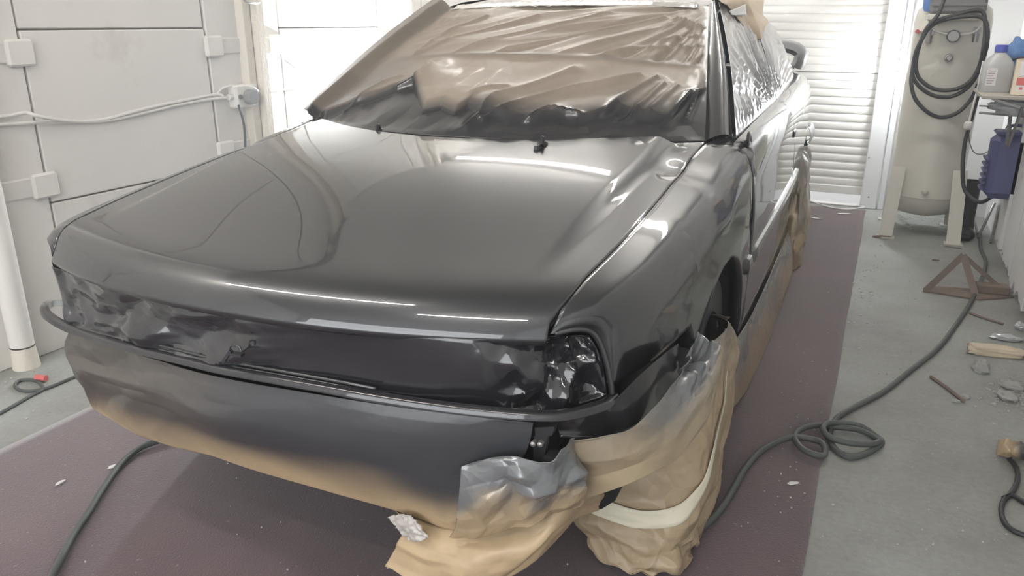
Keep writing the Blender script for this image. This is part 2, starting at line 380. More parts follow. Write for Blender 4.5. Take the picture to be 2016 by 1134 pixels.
class B:
    """collects simple solids into one mesh"""
    def __init__(s): s.V = []; s.F = []
    def add(s, V, Fc):
        n = len(s.V); s.V += [tuple(map(float, v)) for v in V]; s.F += [tuple(int(i) + n for i in f) for f in Fc]; return s
    def box(s, x0, x1, y0, y1, z0, z1, bev=0.0):
        if bev <= 0:
            V = [(x, y, z) for x in (x0, x1) for y in (y0, y1) for z in (z0, z1)]
            return s.add(V, [(0, 1, 3, 2), (4, 6, 7, 5), (0, 4, 5, 1), (2, 3, 7, 6), (0, 2, 6, 4), (1, 5, 7, 3)])
        b = min(bev, .49 * min(x1 - x0, y1 - y0, z1 - z0))
        V = []; idx = {}
        for ix, (x, sx) in enumerate(((x0, 1), (x1, -1))):
            for iy, (y, sy) in enumerate(((y0, 1), (y1, -1))):
                for iz, (z, sz) in enumerate(((z0, 1), (z1, -1))):
                    idx[(ix, iy, iz, 'x')] = len(V); V.append((x, y + sy * b, z + sz * b))
                    idx[(ix, iy, iz, 'y')] = len(V); V.append((x + sx * b, y, z + sz * b))
                    idx[(ix, iy, iz, 'z')] = len(V); V.append((x + sx * b, y + sy * b, z))
        Fc = []
        for i in (0, 1):
            q = [(i, 0, 0), (i, 1, 0), (i, 1, 1), (i, 0, 1)]; f = [idx[(*k, 'x')] for k in q]; Fc.append(f if i else f[::-1])
            q = [(0, i, 0), (0, i, 1), (1, i, 1), (1, i, 0)]; f = [idx[(*k, 'y')] for k in q]; Fc.append(f if i else f[::-1])
            q = [(0, 0, i), (1, 0, i), (1, 1, i), (0, 1, i)]; f = [idx[(*k, 'z')] for k in q]; Fc.append(f if i else f[::-1])
            for j in (0, 1):
                Fc.append([idx[(i, j, 0, 'x')], idx[(i, j, 1, 'x')], idx[(i, j, 1, 'y')], idx[(i, j, 0, 'y')]])
                Fc.append([idx[(0, i, j, 'y')], idx[(1, i, j, 'y')], idx[(1, i, j, 'z')], idx[(0, i, j, 'z')]])
                Fc.append([idx[(i, 0, j, 'x')], idx[(i, 1, j, 'x')], idx[(i, 1, j, 'z')], idx[(i, 0, j, 'z')]])
                for k in (0, 1):
                    Fc.append([idx[(i, j, k, 'x')], idx[(i, j, k, 'y')], idx[(i, j, k, 'z')]])
        return s.add(V, Fc)
    def prism(s, poly, d):
        """poly: list of 3D points, extruded by vector d"""
        n = len(poly); d = np.asarray(d, float)
        V = [np.asarray(p, float) for p in poly] + [np.asarray(p, float) + d for p in poly]
        return s.add(V, [list(range(n))[::-1], list(range(n, 2 * n))] + [(i, (i + 1) % n, n + (i + 1) % n, n + i) for i in range(n)])
    def bar(s, a, b, w, t, up=(0, 0, 1)):
        a = np.asarray(a, float); b = np.asarray(b, float); d = (b - a) / np.linalg.norm(b - a)
        u = np.cross(d, up); u = u / (np.linalg.norm(u) + 1e-9); v = np.cross(u, d)
        q = [a + u * w / 2 * i + v * t / 2 * j for i, j in ((-1, -1), (1, -1), (1, 1), (-1, 1))]
        return s.prism(q, b - a)
    def cyl(s, a, b, r0, r1=None, n=20, cap=True):
        r1 = r0 if r1 is None else r1
        a = np.asarray(a, float); b = np.asarray(b, float); d = (b - a) / np.linalg.norm(b - a)
        k = np.array([0, 0, 1.0]) if abs(d[2]) < .9 else np.array([1.0, 0, 0])
        u = np.cross(d, k); u /= np.linalg.norm(u); v = np.cross(d, u)
        V = [c + (u * math.cos(2 * math.pi * i / n) + v * math.sin(2 * math.pi * i / n)) * r for c, r in ((a, r0), (b, r1)) for i in range(n)]
        Fc = [(i, (i + 1) % n, n + (i + 1) % n, n + i) for i in range(n)]
        if cap: Fc += [list(range(n))[::-1], list(range(n, 2 * n))]
        return s.add(V, Fc)
    def lathe(s, c, prof, n=32, axis='z'):
        c = np.asarray(c, float); V = []; k = len(prof)
        for i in range(n):
            a = 2 * math.pi * i / n
            for r, h in prof:
                p = (r * math.cos(a), r * math.sin(a), h)
                if axis == 'y': p = (p[0], p[2], p[1])
                if axis == 'x': p = (p[2], p[0], p[1])
                V.append(c + p)
        Fc = [(i * k + j, ((i + 1) % n) * k + j, ((i + 1) % n) * k + j + 1, i * k + j + 1) for i in range(n) for j in range(k - 1)]
        return s.add(V, Fc)
    def tube(s, pts, r, n=10, per=6, closed=False, cap=True):
        pts = np.asarray(pts, float)
        if len(pts) > 2 and per > 1:
            pts = cr(pts, (len(pts) - 1) * per + 1)
        rr = np.full(len(pts), r) if np.isscalar(r) else cr(np.asarray(r, float).reshape(-1, 1), len(pts))[:, 0]
        T = np.gradient(pts, axis=0); T /= (np.linalg.norm(T, axis=1, keepdims=True) + 1e-12)
        k = np.array([0, 0, 1.0]) if abs(T[0][2]) < .9 else np.array([1.0, 0, 0])
        u = np.cross(T[0], k); u /= np.linalg.norm(u); V = []
        for i, p in enumerate(pts):
            u = u - T[i] * (u @ T[i]); u /= (np.linalg.norm(u) + 1e-12); v = np.cross(T[i], u)
            V += [p + (u * math.cos(2 * math.pi * j / n) + v * math.sin(2 * math.pi * j / n)) * rr[i] for j in range(n)]
        Fc = [(i * n + j, i * n + (j + 1) % n, (i + 1) * n + (j + 1) % n, (i + 1) * n + j) for i in range(len(pts) - 1) for j in range(n)]
        if cap: Fc += [list(range(n))[::-1], list(range((len(pts) - 1) * n, len(pts) * n))]
        return s.add(V, Fc)
    def obj(s, name, m, parent=None, smooth=True, auto=40):
        o = mesh(name, s.V, s.F, m, parent, smooth, auto=auto)
        return o

# ------------------------------------------------------------------ the room
XL, XR, YB, YF, ZC = -2.9, 0.705, 6.05, -2.6, 2.7
fl = struct(B().box(XL - .3, XR + .3, YF - .1, 9.0, -.1, 0).obj('floor', floor_mat(), smooth=False))
ce = struct(B().box(XL - .3, XR + .3, YF - .1, 7.0, ZC, ZC + .1).obj('ceiling', CEIL, smooth=False))
# left wall: backing slab (its dirty face shows in the joints), then panels, posts, straps
wl = struct(B().box(XL - .2, XL - .022, YF, YB + .1, 0, ZC).obj('wall_left', GAPG, smooth=False))
G = .011
courses = [0.0, .587, 1.23, 1.873, ZC]
bays = [(-2.0, -.87), (-.36, .55), (.55 + .0, 1.44 - .0), (1.95, 2.843), (3.345, 4.245), (4.758, 5.65)]
bays = [(-2.2, -1.35), (-.84, .05), (.555, 1.44), (1.95, 2.843), (3.345, 4.245), (4.758, 5.65)]
def panel(y0, y1, z0, z1, dx=0.0):
    b = B().box(XL - .025, XL + dx, y0 + G / 2, y1 - G / 2, z0 + G / 2 - (.004 if z0 else .006), z1 - G / 2, .004)
    o = b.obj('panel', WALLW, wl, smooth=False); return o
prev = YF
for (a, b) in bays:
    panel(prev, a, 0, ZC, .004)
    for i in range(4):
        panel(a, b, courses[i], courses[i + 1], random.uniform(-.003, .003))
    prev = b
panel(prev, YB, 0, ZC, .004)
# straps across each post bay, with a clip block at either end
def strap(y0, y1, z, ends=(1, 1)):
    t = B().box(XL + .0, XL + .012, y0, y1, z - .038, z + .038, .006).obj('strap', WALLW, wl, smooth=False)
    for k, e in enumerate(ends):
        if e:
            y = (y0, y1)[k]; s = (1, -1)[k]
            B().box(XL + .0, XL + .026, min(y - s * .02, y + s * .085), max(y - s * .02, y + s * .085), z - .048, z + .048, .008).obj('clip', WALLW, wl, smooth=False)
for y0, y1 in ((-.87 + .03, -.36), (.03, .57), (1.44, 1.965), (2.843, 3.345), (4.235, 4.768)):
    strap(y0, y1, 1.148); strap(y0, y1, .66)
# posts: angle iron, cream with rust along the arris
def post(yc, z0, z1, rusty=True):
    p = B()
    p.box(XL, XL + .05, yc - .055, yc - .002, z0, z1, .004)
    p.box(XL, XL + .085, yc + .002, yc + .052, z0, z1, .004)
    return p.obj('post', POSTC, wl, smooth=False)
post(3.10, .0, ZC); post(4.50, .0, ZC)
B().cyl((XL + .045, 1.70, .09), (XL + .045, 1.70, ZC), .042, n=24).obj('post', WALLW, wl)
B().lathe((XL + .045, 1.70, 0), [(.048, 0), (.046, .03), (.043, .07), (.043, .085)], 20).obj('post_base', POSTC, wl)
# right wall, its boards near the corner, the far wall round the shutter
wr = struct(B().box(XR, XR + .2, YF, YB + .1, 0, ZC).obj('wall_right', WALLG, smooth=False))
for y0, y1, z0, d in ((4.80, 5.02, .10, .05), (4.42, 4.79, .06, .035), (3.95, 4.41, .03, .035), (3.3, 3.94, .03, .03)):
    n = 9
    bot = [(XR - d, y0 + (y1 - y0) * i / n, z0 + random.uniform(-.03, .05) * (1 if 0 < i < n else .3)) for i in range(n + 1)]
    poly = bot + [(XR - d, y1, ZC), (XR - d, y0, ZC)]
    B().prism(poly, (d, 0, 0)).obj('board', WALLG, wr, smooth=False)
wb = empty('wall_back'); wb['kind'] = 'structure'
B().box(.07, XR + .2, YB, YB + .15, 0, ZC).obj('wall_section', WALLG, wb, smooth=False)
B().box(XL - .2, -2.45, YB, YB + .15, 0, ZC).obj('wall_section', WALLW, wb, smooth=False)
B().box(-2.45, .07, YB + .02, YB + .15, 2.3, ZC).obj('wall_section', WALLW, wb, smooth=False)
t1 = struct(B().box(-.078, .03, YB - .05, YB + .10, 0, 2.35, .006).obj('trim_1', TRIMW, smooth=False))
t2 = struct(B().box(.036, .075, YB - .03, YB + .10, 0, 2.35, .004).obj('trim_2', TRIMW, smooth=False))
t3 = struct(B().box(-2.5, -2.4, YB - .05, YB + .1, 0, 2.35, .006).obj('trim_3', TRIMW, smooth=False))
for u, v in ((1711, 310), (1710, 388)):
    p = wy(u, v, YB - .052); B().cyl(p + [0, -.002, 0], p + [0, .012, 0], .006, n=10).obj('screw', STEEL, t1)
wf = struct(empty('wall_front')); wf['kind'] = 'structure'
B().box(XL - .2, -2.75, YF - .1, YF, 0, ZC).obj('wall_section', WALLW, wf, smooth=False)
B().box(.55, XR + .2, YF - .1, YF, 0, ZC).obj('wall_section', WALLW, wf, smooth=False)
B().box(-2.75, .55, YF - .1, YF, 2.5, ZC).obj('wall_section', WALLW, wf, smooth=False)
# roller shutter: one curved slat after another
dr = empty('door_1'); dr['kind'] = 'structure'
sp = .0561
prof = [(0.008, .0), (.0, .0015), (-.002, .006), (-.0035, .022), (-.003, .038), (.0, .050), (.005, .0545), (.012, .0561)]
def slat_mesh():
    V = []; 
    for x in (-2.42, -.075):
        for y, z in prof: V.append((x, y, z))
    k = len(prof)
    me = bpy.data.meshes.new('slat'); me.from_pydata(V, [], [(j, j + 1, k + j + 1, k + j) for j in range(k - 1)]); me.update()
    me.materials.append(SHUT); me.polygons.foreach_set('use_smooth', [True] * len(me.polygons)); return me
sm = slat_mesh(); z = .142; n = 0
while z < 2.28:
    if not (.925 < z + .02 < .985):
        o = link(bpy.data.objects.new('slat', sm), dr); o.location = (0, YB + .02, z); z += sp
    else:
        B().box(-2.42, -.075, YB + .004, YB + .035, z, z + .048, .003).obj('rail', SHUT, dr, smooth=False); z += .0485
B().box(-2.42, -.077, YB + .006, YB + .035, .083, .139, .003).obj('rail', SHUT, dr, smooth=False)
thr = struct(B().box(-2.45, -.05, YB - .02, YB + .5, 0, .012, .004).obj('trim_4', mat('threshold', (.58, .55, .53), rough=.6, var=.1), smooth=False))
# outside seen below the shutter: pale paving and a far light wall
yard = struct(B().box(-6, 4, 8.6, 8.7, 0, 3).obj('wall_yard', mat('yard_wall', (.45, .47, .52), rough=.9), smooth=False))

area('daylight_yard', (-1.2, 7.6, 2.8), (0, 0, 0), 4, 2, 120, (.92, .96, 1))
# the carpet, cut along the bay
def carpet():
    nu, nv = 60, 150
    x = np.linspace(-2.331, -.03, nu); y = np.linspace(-1.6, 5.93, nv)
    X, Y = np.meshgrid(x, y, indexing='ij')
    e = np.minimum(np.minimum(X + 2.331, -.03 - X), np.minimum(Y + 1.6, 5.93 - Y))
    Z = .006 + .0018 * noise(X * 1.4, Y * 1.2, 3) + .002 * np.maximum(0, noise(X * 3, Y * .8, 8)) * sst(.0, .3, e)
    Xo = X + .006 * noise(Y * 1.5, X * .2, 5) * (1 - sst(0, .25, e)); P = np.stack([Xo, Y, Z], 2)
    o = sheet('carpet', P, rug_mat(), flip=False, thick=.005)
    tag(o, 'long flat maroon carpet laid under the whole dark car', 'carpet'); return o
carpet()

# ------------------------------------------------------------------ the car
car = empty('car', 'dark graphite coupe freshly sprayed, windows and front masked off', 'car', tuple(ORG), CA)
# shut line between bonnet and wing, from the picture
sh = np.array([pX(1086, 656, .612), pX(1105, 601, .622), pX(1164, 529, .640), pX(1209, 484, .652), pX(1293, 400, .669), pX(1396, 285, .690)])
sh = np.vstack([sh, [.705, 1.36, sh[-1][2] + .012]])
def shX(Y): return smooth_tab(sh[:, 1], sh[:, 0], Y)
def shZ(Y): return np.interp(Y, sh[:, 1], sh[:, 2])
def lipY(X): return .008 + .112 * (np.abs(X) / .612) ** 2.2
def rearY(X): return .86 + .36 * (np.abs(X) / .69) ** 2.0
FD = [0, .006, .022, .05, .12, .25, .57, 1.12, 1.4]
FZ = [.720, .739, .758, .775, .803, .830, .868, .928, .952]
def bonnetZ(X, Y):
    d = np.maximum(Y - lipY(X), 0)
    zz = .716 + .064 * (1 - np.exp(-d / .028)) + .150 * d - .013 * d * d
    r = np.clip(np.abs(X) / np.maximum(shX(np.clip(Y, .12, 1.3)), .3), 0, 1)
    crown = .030 * (1 - r ** 2.2) * sst(.04, .75, d)
    cx = .540 + .052 * np.clip(Y / .9, 0, 1)
    plate = .021 * (1 - sst(cx - .026, cx + .022, np.abs(X))) * sst(.08, .60, d)
    dim = -.010 * np.exp(-(((np.abs(X) - .650) / .035) ** 2 + ((Y - .93) / .075) ** 2) ** 1.5)  # oval hollow shaped in to imitate a reflection on the bonnet
    return zz + crown + plate + dim
def leftW(Y): return 1 + .05 * (1 - sst(.1, 1.1, Y))      # the nose is a little out of true on the far side
def bonnet():
    nu, nv = 281, 130
    t = np.concatenate([np.linspace(0, .10, 45), np.linspace(.10, 1, nv - 45 + 1)[1:]])
    P = np.zeros((nu, nv, 3))
    for i, s in enumerate(np.linspace(-1, 1, nu)):
        # walk along the panel from lip to rear edge
        Xf = s * .609; Yl = lipY(Xf); Yr = rearY(s * .688)
        Y = Yl + (Yr - Yl) * t
        X = s * (shX(np.clip(Y, sh[0, 1], 1.36)) - .0025)
        Yl2 = lipY(X)
        P[i, :, 0] = X * (leftW(Y) if s < 0 else 1); P[i, :, 1] = Y; P[i, :, 2] = bonnetZ(X, np.maximum(Y, Yl2))
    # turned-under front flange and turned-down sides
    fl1 = P[:, :1] + np.array([0, .004, -.012]); fl2 = P[:, :1] + np.array([0, .03, -.016])
    P = np.concatenate([fl2, fl1, P], 1)
    sdl = P[:1] + np.array([.002, 0, -.02]); sdr = P[-1:] + np.array([-.002, 0, -.02])
    P = np.concatenate([sdl, P, sdr], 0)
    return sheet('bonnet', P, PAINT, car)
bonnet()

# side shell -------------------------------------------------------
XM = ([.10, .15, .20, .30, .45, .60, .85, 1.1, 1.6, 2.3, 3.0, 3.7, 4.0, 4.2, 4.35], [.655, .688, .712, .745, .770, .785, .803, .816, .830, .845, .852, .85, .83, .79, .72])
def xm(Y): return smooth_tab(*XM, Y)
def topc(Y):
    """top edge of the side panels: shut line beside the bonnet, then the belt line"""
    Xa = shX(np.clip(Y, sh[0, 1], 1.3)); Za = float(bonnetZ(Xa, np.maximum(np.clip(Y, .12, 1.25), lipY(Xa))))
    Xb = np.interp(Y, [1.2, 1.32, 1.6, 2.6, 3.4, 3.8, 4.35], [.70, .742, .752, .755, .75, .72, .62])
    Zb = np.interp(Y, [1.2, 1.32, 1.6, 2.6, 3.4, 3.8, 4.1, 4.35], [.925, .934, .942, .955, .975, .985, .985, .96])
    k = sst(1.16, 1.34, Y)
    return Xa + .0025 * (1 - k) + (Xb - Xa) * k, Za + (Zb - Za) * k
ARC = [(.95, .29, .365), (3.48, .29, .36)]
def zbot(Y):
    z = np.interp(Y, [.1, .3, .62, .66, 3.9, 4.0, 4.35], [.612, .612, .60, .20, .20, .4, .42])
    for yc, zc, R in ARC:
        d = R * R - (Y - yc) ** 2
        if d > 0: z = max(z, zc + math.sqrt(d))
        elif abs(Y - yc) < R + .02 and Y > yc: z = max(z, .2)
    return z
def side_col(Y, n=34):
    Xt, Zt = topc(Y); Xm = xm(Y); zb = zbot(Y)
    w = sst(.10, .5, Y); k = sst(1.1, 1.4, Y)
    # shoulder drop is shallow on the wing, steeper at the doors
    zs1 = Zt - (.012 + .012 * w); zs2 = Zt - (.055 + .035 * w); zs3 = Zt - (.115 + .08 * w)
    pts = np.array([[Xt, Zt], [Xt + (Xm - Xt) * .62, zs1], [Xt + (Xm - Xt) * .90, zs2], [Xm - .003, zs3], [Xm, max(.58, .56)], [Xm - .003, .44], [Xm - .008, .32], [Xm - .03, .19]])
    c = cr(pts, 160)
    # flare round the wheel openings
    for yc, zc, R in ARC:
        r = np.hypot(c[:, 1] - zc, Y - yc); c[:, 0] += .0015 * np.exp(-((r - R) / .05) ** 2)
    L = np.concatenate([[0], np.cumsum(np.linalg.norm(np.diff(c, axis=0), axis=1))])
    i = np.argmax(c[:, 1] <= zb) if (c[:, 1] <= zb).any() else len(c) - 1
    f = 0 if i == 0 else (c[i - 1, 1] - zb) / (c[i - 1, 1] - c[i, 1] + 1e-9)
    Le = L[i - 1] + (L[i] - L[i - 1]) * min(f, 1) if i > 0 else L[-1]
    s = np.linspace(0, Le, n)
    X = np.interp(s, L, c[:, 0]); Z = np.interp(s, L, c[:, 1])
    return np.stack([X, np.full(n, Y), Z], 1)
def shell(name, ys, m=PAINT, slant0=None, slant1=None, mirror=False, n=34):
    ys = np.asarray(ys)
    P = np.array([side_col(y, n) for y in ys])
    if slant0 is not None or slant1 is not None:
        Q = P.copy()
        for r in range(n):
            zz = P[:, r, 2].mean()
            a = (slant0(r / (n - 1), zz) if slant0 is wing_front else slant0(zz)) if slant0 else ys[0]; b = slant1(zz) if slant1 else ys[-1]
            yy = a + (b - a) * (ys - ys[0]) / (ys[-1] - ys[0])
            for i, y in enumerate(yy):
                c = side_col(y, n)[r]; Q[i, r] = c
        P = Q
    # return flange inward all along the bottom
    fl = P[:, -1:] + np.array([-.035, 0, .002]); P = np.concatenate([P, fl], 1)
    if mirror: P = P * np.array([-1, 1, 1]); P[..., 0] *= leftW(P[..., 1])
    return sheet(name, P, m, car, flip=not mirror, thick=.006)
def wing_front(f, z):  # lamp-side edge sweeps back round the corner
    return np.interp(f, [0, .15, .35, .5, 1], [.125, .145, .185, .20, .20])
def door_f(z): return np.interp(z, [.2, .69, .75, .84, .91, .95], [1.375, 1.375, 1.345, 1.27, 1.205, 1.16])
def door_r(z): return np.interp(z, [.2, .55, .75, .84, .90, .97], [2.72, 2.72, 2.70, 2.64, 2.52, 2.36])
def ycols(a, b, extra=()):
    ys = list(np.linspace(a, b, int((b - a) / .035) + 2))
    return np.array(ys)
gap = .0016
for mi in (False, True):
    fw_ = shell('front_wing', ycols(.12, 1.37), slant0=wing_front, slant1=lambda z: door_f(z) - gap, mirror=mi)
    if not mi: WEDGE = np.array([fw_.data.vertices[r].co[:] for r in range(34)]); FWING = fw_
    d = shell('door', ycols(1.37, 2.72), slant0=lambda z: door_f(z) + gap, slant1=lambda z: door_r(z) - gap, mirror=mi)
    shell('rear_quarter', ycols(2.72, 4.35), slant0=lambda z: door_r(z) + gap, mirror=mi)
    sg = -1 if mi else 1
    # dark liner inside each wheel opening and a dark inner body behind the gaps
    for yc, zc, R in ARC:
        a = np.linspace(-.15, math.pi + .15, 40)
        P = np.array([[[sg * x, yc + (R + .012) * math.cos(t), zc + (R + .012) * math.sin(t)] for x in (.80, .72, .5, .42)] for t in a])
        sheet('wheel_arch_liner', P, LINER, car, flip=not mi, thick=.004)
        mesh('inner_wing', [(sg * .42, yc + (R + .012) * math.cos(t), zc + (R + .012) * math.sin(t)) for t in a], [list(range(40))], LINER, car, smooth=False)
    if not mi:
        # black holes left by the taken-off mirror and handle, side repeater
        p = pX(1469, 277, .782); 
        P = np.array([[p + np.array([.006, r * .055 * math.cos(t) , r * .028 * math.sin(t) - .25 * r * .055 * math.cos(t)]) for r in (0.01, .6, 1)] for t in np.linspace(0, 2 * math.pi, 17)[:-1]])
        sheet('mirror_mount', P, BLKPLAST, d, closed=True, thick=.006)
        p = pX(1563, 262, xm(2.45) - .004)
        B().box(p[0] - .01, p[0] + .006, p[1] - .055, p[1] + .055, p[2] - .017, p[2] + .017, .006).obj('handle_recess', BLKPLAST, d)
        # rubbing strip along door and quarter
        ys = np.linspace(1.39, 3.08, 40); te = lambda y: min(1, (y - ys[0]) / .012 + .02, (ys[-1] - y) / .012 + .02)
        P = np.array([[[xm(y) + (dx + .004) * te(y) - .004, y, .545 + dz * (.5 + .5 * te(y))] for dx, dz in ((-.004, -.026), (.010, -.022), (.014, 0), (.010, .022), (-.004, .026))] for y in ys])
        sheet('rubbing_strip', P, PAINT, d, flip=True, auto=50)
        ys = np.linspace(1.275, 1.36, 8); te = lambda y: min(1, (y - ys[0]) / .012 + .02, (ys[-1] - y) / .012 + .02)
        P = np.array([[[xm(y) + (dx + .004) * te(y) - .004, y, .545 + dz * (.5 + .5 * te(y))] for dx, dz in ((-.004, -.026), (.010, -.022), (.014, 0), (.010, .022), (-.004, .026))] for y in ys])
        sheet('rubbing_strip', P, PAINT, fw_, flip=True, auto=50)
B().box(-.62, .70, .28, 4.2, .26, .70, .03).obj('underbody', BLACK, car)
B().box(-.50, .60, .13, .3, .42, .70, .02).obj('front_panel', BLACK, car)
# tyres: dark, mostly inside their paper bags
for yc in (1.0, 3.48):
    for sg in (1, -1):
        B().lathe((sg * .68, yc, .304), [(.18, -.09), (.27, -.09), (.288, -.06), (.29, 0), (.288, .06), (.27, .09), (.18, .09), (.16, .06), (.02, .05)], 32, 'x').obj('wheel', HOSEB, car)

# greenhouse --------------------------------------------------------
def scr(u, v):
    """windscreen plane, u across -1..1, v from base to header"""
    X = u * (.683 - .150 * v); 
    Y = (.885 + .35 * np.abs(u) ** 2) * (1 - v) + (1.93 + .07 * np.abs(u) ** 2) * v
    Z = (.944 - .022 * u * u) * (1 - v) + (1.318 - .012 * u * u) * v + .018 * np.sin(np.pi * v) 
    return np.stack([X, Y, Z], -1)
U, V_ = np.meshgrid(np.linspace(-1, 1, 30), np.linspace(0, 1, 16), indexing='ij')
sheet('windscreen', scr(U, V_) - np.array([0, -.012, .016]), BLKPLAST, car)
def rail(Y):
    """outer roof rail: X, Z"""
    return np.interp(Y, [1.95, 2.4, 2.8, 3.1, 3.4, 3.65, 3.9, 4.05], [.548, .562, .575, .59, .615, .66, .70, .72]), np.interp(Y, [1.95, 2.1, 2.4, 2.8, 3.1, 3.4, 3.65, 3.9, 4.05], [1.300, 1.322, 1.345, 1.338, 1.30, 1.24, 1.145, 1.03, .99])
# roof skin down to the tail
ys = np.concatenate([np.linspace(1.93, 3.1, 26), np.linspace(3.1, 4.02, 20)[1:]])
P = np.zeros((41, len(ys), 3))
for j, y in enumerate(ys):
    rx, rz = rail(max(y, 1.99)); u = np.linspace(-1, 1, 41)
    bow = .045 * (1 - sst(3.0, 4.0, y) * .6)
    P[:, j, 0] = u * (rx - .012); P[:, j, 2] = rz + .004 + bow * (1 - np.abs(u) ** 2.4) * min(1, .35 + (y - 1.93) * 1.2); P[:, j, 1] = y + .07 * u * u * (1 - sst(1.93, 2.3, y))
    if y < 2.0: P[:, j, 2] = np.minimum(P[:, j, 2], scr(u, np.ones(41))[:, 2] + .012 + (y - 1.93) * .22)
sheet('roof', P, PAINT, car, thick=.01)
# pillars: A-pillar then roof rail, one per side
def pillar(sg, film=False):
    tt = np.linspace(0, 1, 40); P = []
    for t in tt:
        a = scr(np.array(1.0), np.array(t)); 
        o = np.array([.748, 1.30, .934]) * (1 - t) + np.array([.552, 2.02, 1.318]) * t
        o = o + np.array([.012, -.02, .004]) * math.sin(math.pi * t)
        mid = (a + o) / 2 + np.array([.010, -.022, .018]) * 1.0
        q = cr(np.array([a + [0, .004, -.012], a + [0, -.006, .006], mid, o, o + [-.012, .03, -.008]]), 12)
        P.append(q)
    P = np.array(P) * np.array([sg, 1, 1])
    sheet('windscreen_pillar', P, PAINT, car, flip=sg > 0)
    ys = np.linspace(2.0, 4.0, 40); P = []
    for y in ys:
        x, z = rail(y); P.append(cr(np.array([[x - .03, y, z + .012], [x, y, z + .004], [x + .012, y, z - .012], [x + .008, y, z - .03]]), 8))
    sheet('roof_rail', np.array(P) * np.array([sg, 1, 1]), PAINT, car, flip=sg < 0)
pillar(1); pillar(-1)
# boot lid and spoiler
P = np.zeros((31, 16, 3))
for j, y in enumerate(np.linspace(3.86, 4.36, 16)):
    u = np.linspace(-1, 1, 31); P[:, j, 0] = u * np.interp(y, [3.86, 4.1, 4.36], [.715, .69, .62]); P[:, j, 1] = y - .06 * u * u * (y > 4.2); P[:, j, 2] = .990 + .02 * (1 - u * u) - .04 * sst(4.25, 4.36, y)
sheet('boot_lid', P, PAINT, car, thick=.01)
B().box(-.74, .74, 4.28, 4.36, .42, .96, .02).obj('tail_panel', PAINT, car)
def spoiler():
    Xt = []; # half section path: along top then bending down at the end
    path = np.array([[0, 4.10, 1.150], [.35, 4.10, 1.140], [.60, 4.09, 1.134], [.70, 4.08, 1.122], [.752, 4.07, 1.09], [.758, 4.06, 1.045], [.742, 4.06, .995]])
    path = np.vstack([path[:0:-1] * [-1, 1, 1], path]); c = cr(path, 61)
    T = np.gradient(c, axis=0); T /= np.linalg.norm(T, axis=1, keepdims=True)
    P = []
    for p, t in zip(c, T):
        n = np.array([-t[2], 0, t[0]])
        e = np.clip((1.12 - p[2]) / .14, 0, 1)
        ring = [p + np.array([0, a, 0]) * 1.0 + n * b for a, b in ((-.10, -.02), (-.07, .012), (.03, .026), (.10, .022), (.11, -.03), (.03, -.05), (-.06, -.046))]
        P.append(ring)
    P = np.array(P); P = np.concatenate([P, P[:, :1]], 1)
    o = sheet('spoiler', P, mat('spoiler_grey', (.22, .23, .24), rough=.35, metal=.3, coat=.6), car, flip=True, auto=50)
spoiler()
# nose: headlamp and grille cavity behind the film, strip across the front, bumper corners
def tube_obj(name, pts, r, m, parent=None, n=10, per=6):
    return B().tube(pts, r, n, per).obj(name, m, parent, auto=None)
st = [(128, 597, .29), (104, 596, .22), (87, 604, .15), (92, 621, .12), (130, 645, .10), (180, 662, .085), (241, 681, .06), (372, 713, .035), (444, 730, .026), (640, 765, .014), (740, 783, .016), (900, 806, .026), (1060, 820, .06), (1130, 815, .10), (1190, 798, .165), (1212, 782, .205)]
sp_ = np.array([pY(u, v, y) for u, v, y in st])
c = cr(sp_, 120); T = np.gradient(c, axis=0); T /= np.linalg.norm(T, axis=1, keepdims=True)
P = []
for p, t in zip(c, T):
    o_ = np.cross(t, [0, 0, 1]); o_ /= np.linalg.norm(o_)
    P.append([p + o_ * a + np.array([0, 0, b]) for a, b in ((-.012, .007), (.003, .009), (.008, .005), (.009, -.005), (.004, -.009), (-.012, -.008))])
P = np.array(P); P = np.concatenate([P, P[:, :1]], 1)
sheet('bumper_strip', P, PAINT_DARK, car, flip=True, auto=50)
for dv, r in ((-19, .0032), (-11, .0032)):
    pts = [pY(u, v + dv, y + .012) for u, v, y in ((241, 681, .06), (372, 713, .035), (444, 730, .026), (640, 765, .014), (740, 784, .016))]
    tube_obj('grille_rail', pts, r, PAINT, car, 8)
# bumper corner: the piece of painted bumper under the right lamp
bt = [pY(1098, 826, .085), pY(1150, 818, .12), pY(1195, 803, .172), pX(1216, 782, .726), pX(1262, 736, .760), pX(1310, 695, .782), pX(1336, 676, .788)]
bm = [pY(1100, 846, .095), pY(1150, 846, .13), pY(1200, 840, .18), pX(1240, 825, .746), pX(1280, 785, .770), pX(1318, 740, .784), pX(1336, 715, .79)]
bb = [pY(1103, 857, .10), pY(1150, 860, .135), pY(1192, 863, .185), pX(1238, 848, .745), pX(1290, 810, .770), pX(1325, 768, .783), pX(1336, 745, .788)]
bu = [np.array(p) + [-.03, .05, .004] for p in bb]
P = cgrid(np.array([bt, bm, bb, bu]), 18, 40)
sheet('bumper_corner', P, PAINT_DARK, car, auto=60)
tube_obj('bumper_lip', [pY(1103, 857, .098), pY(1150, 860, .133), pY(1192, 862, .18), pX(1238, 847, .747), pX(1290, 809, .772), pX(1325, 768, .785)], .0045, PAINT, car, 8)
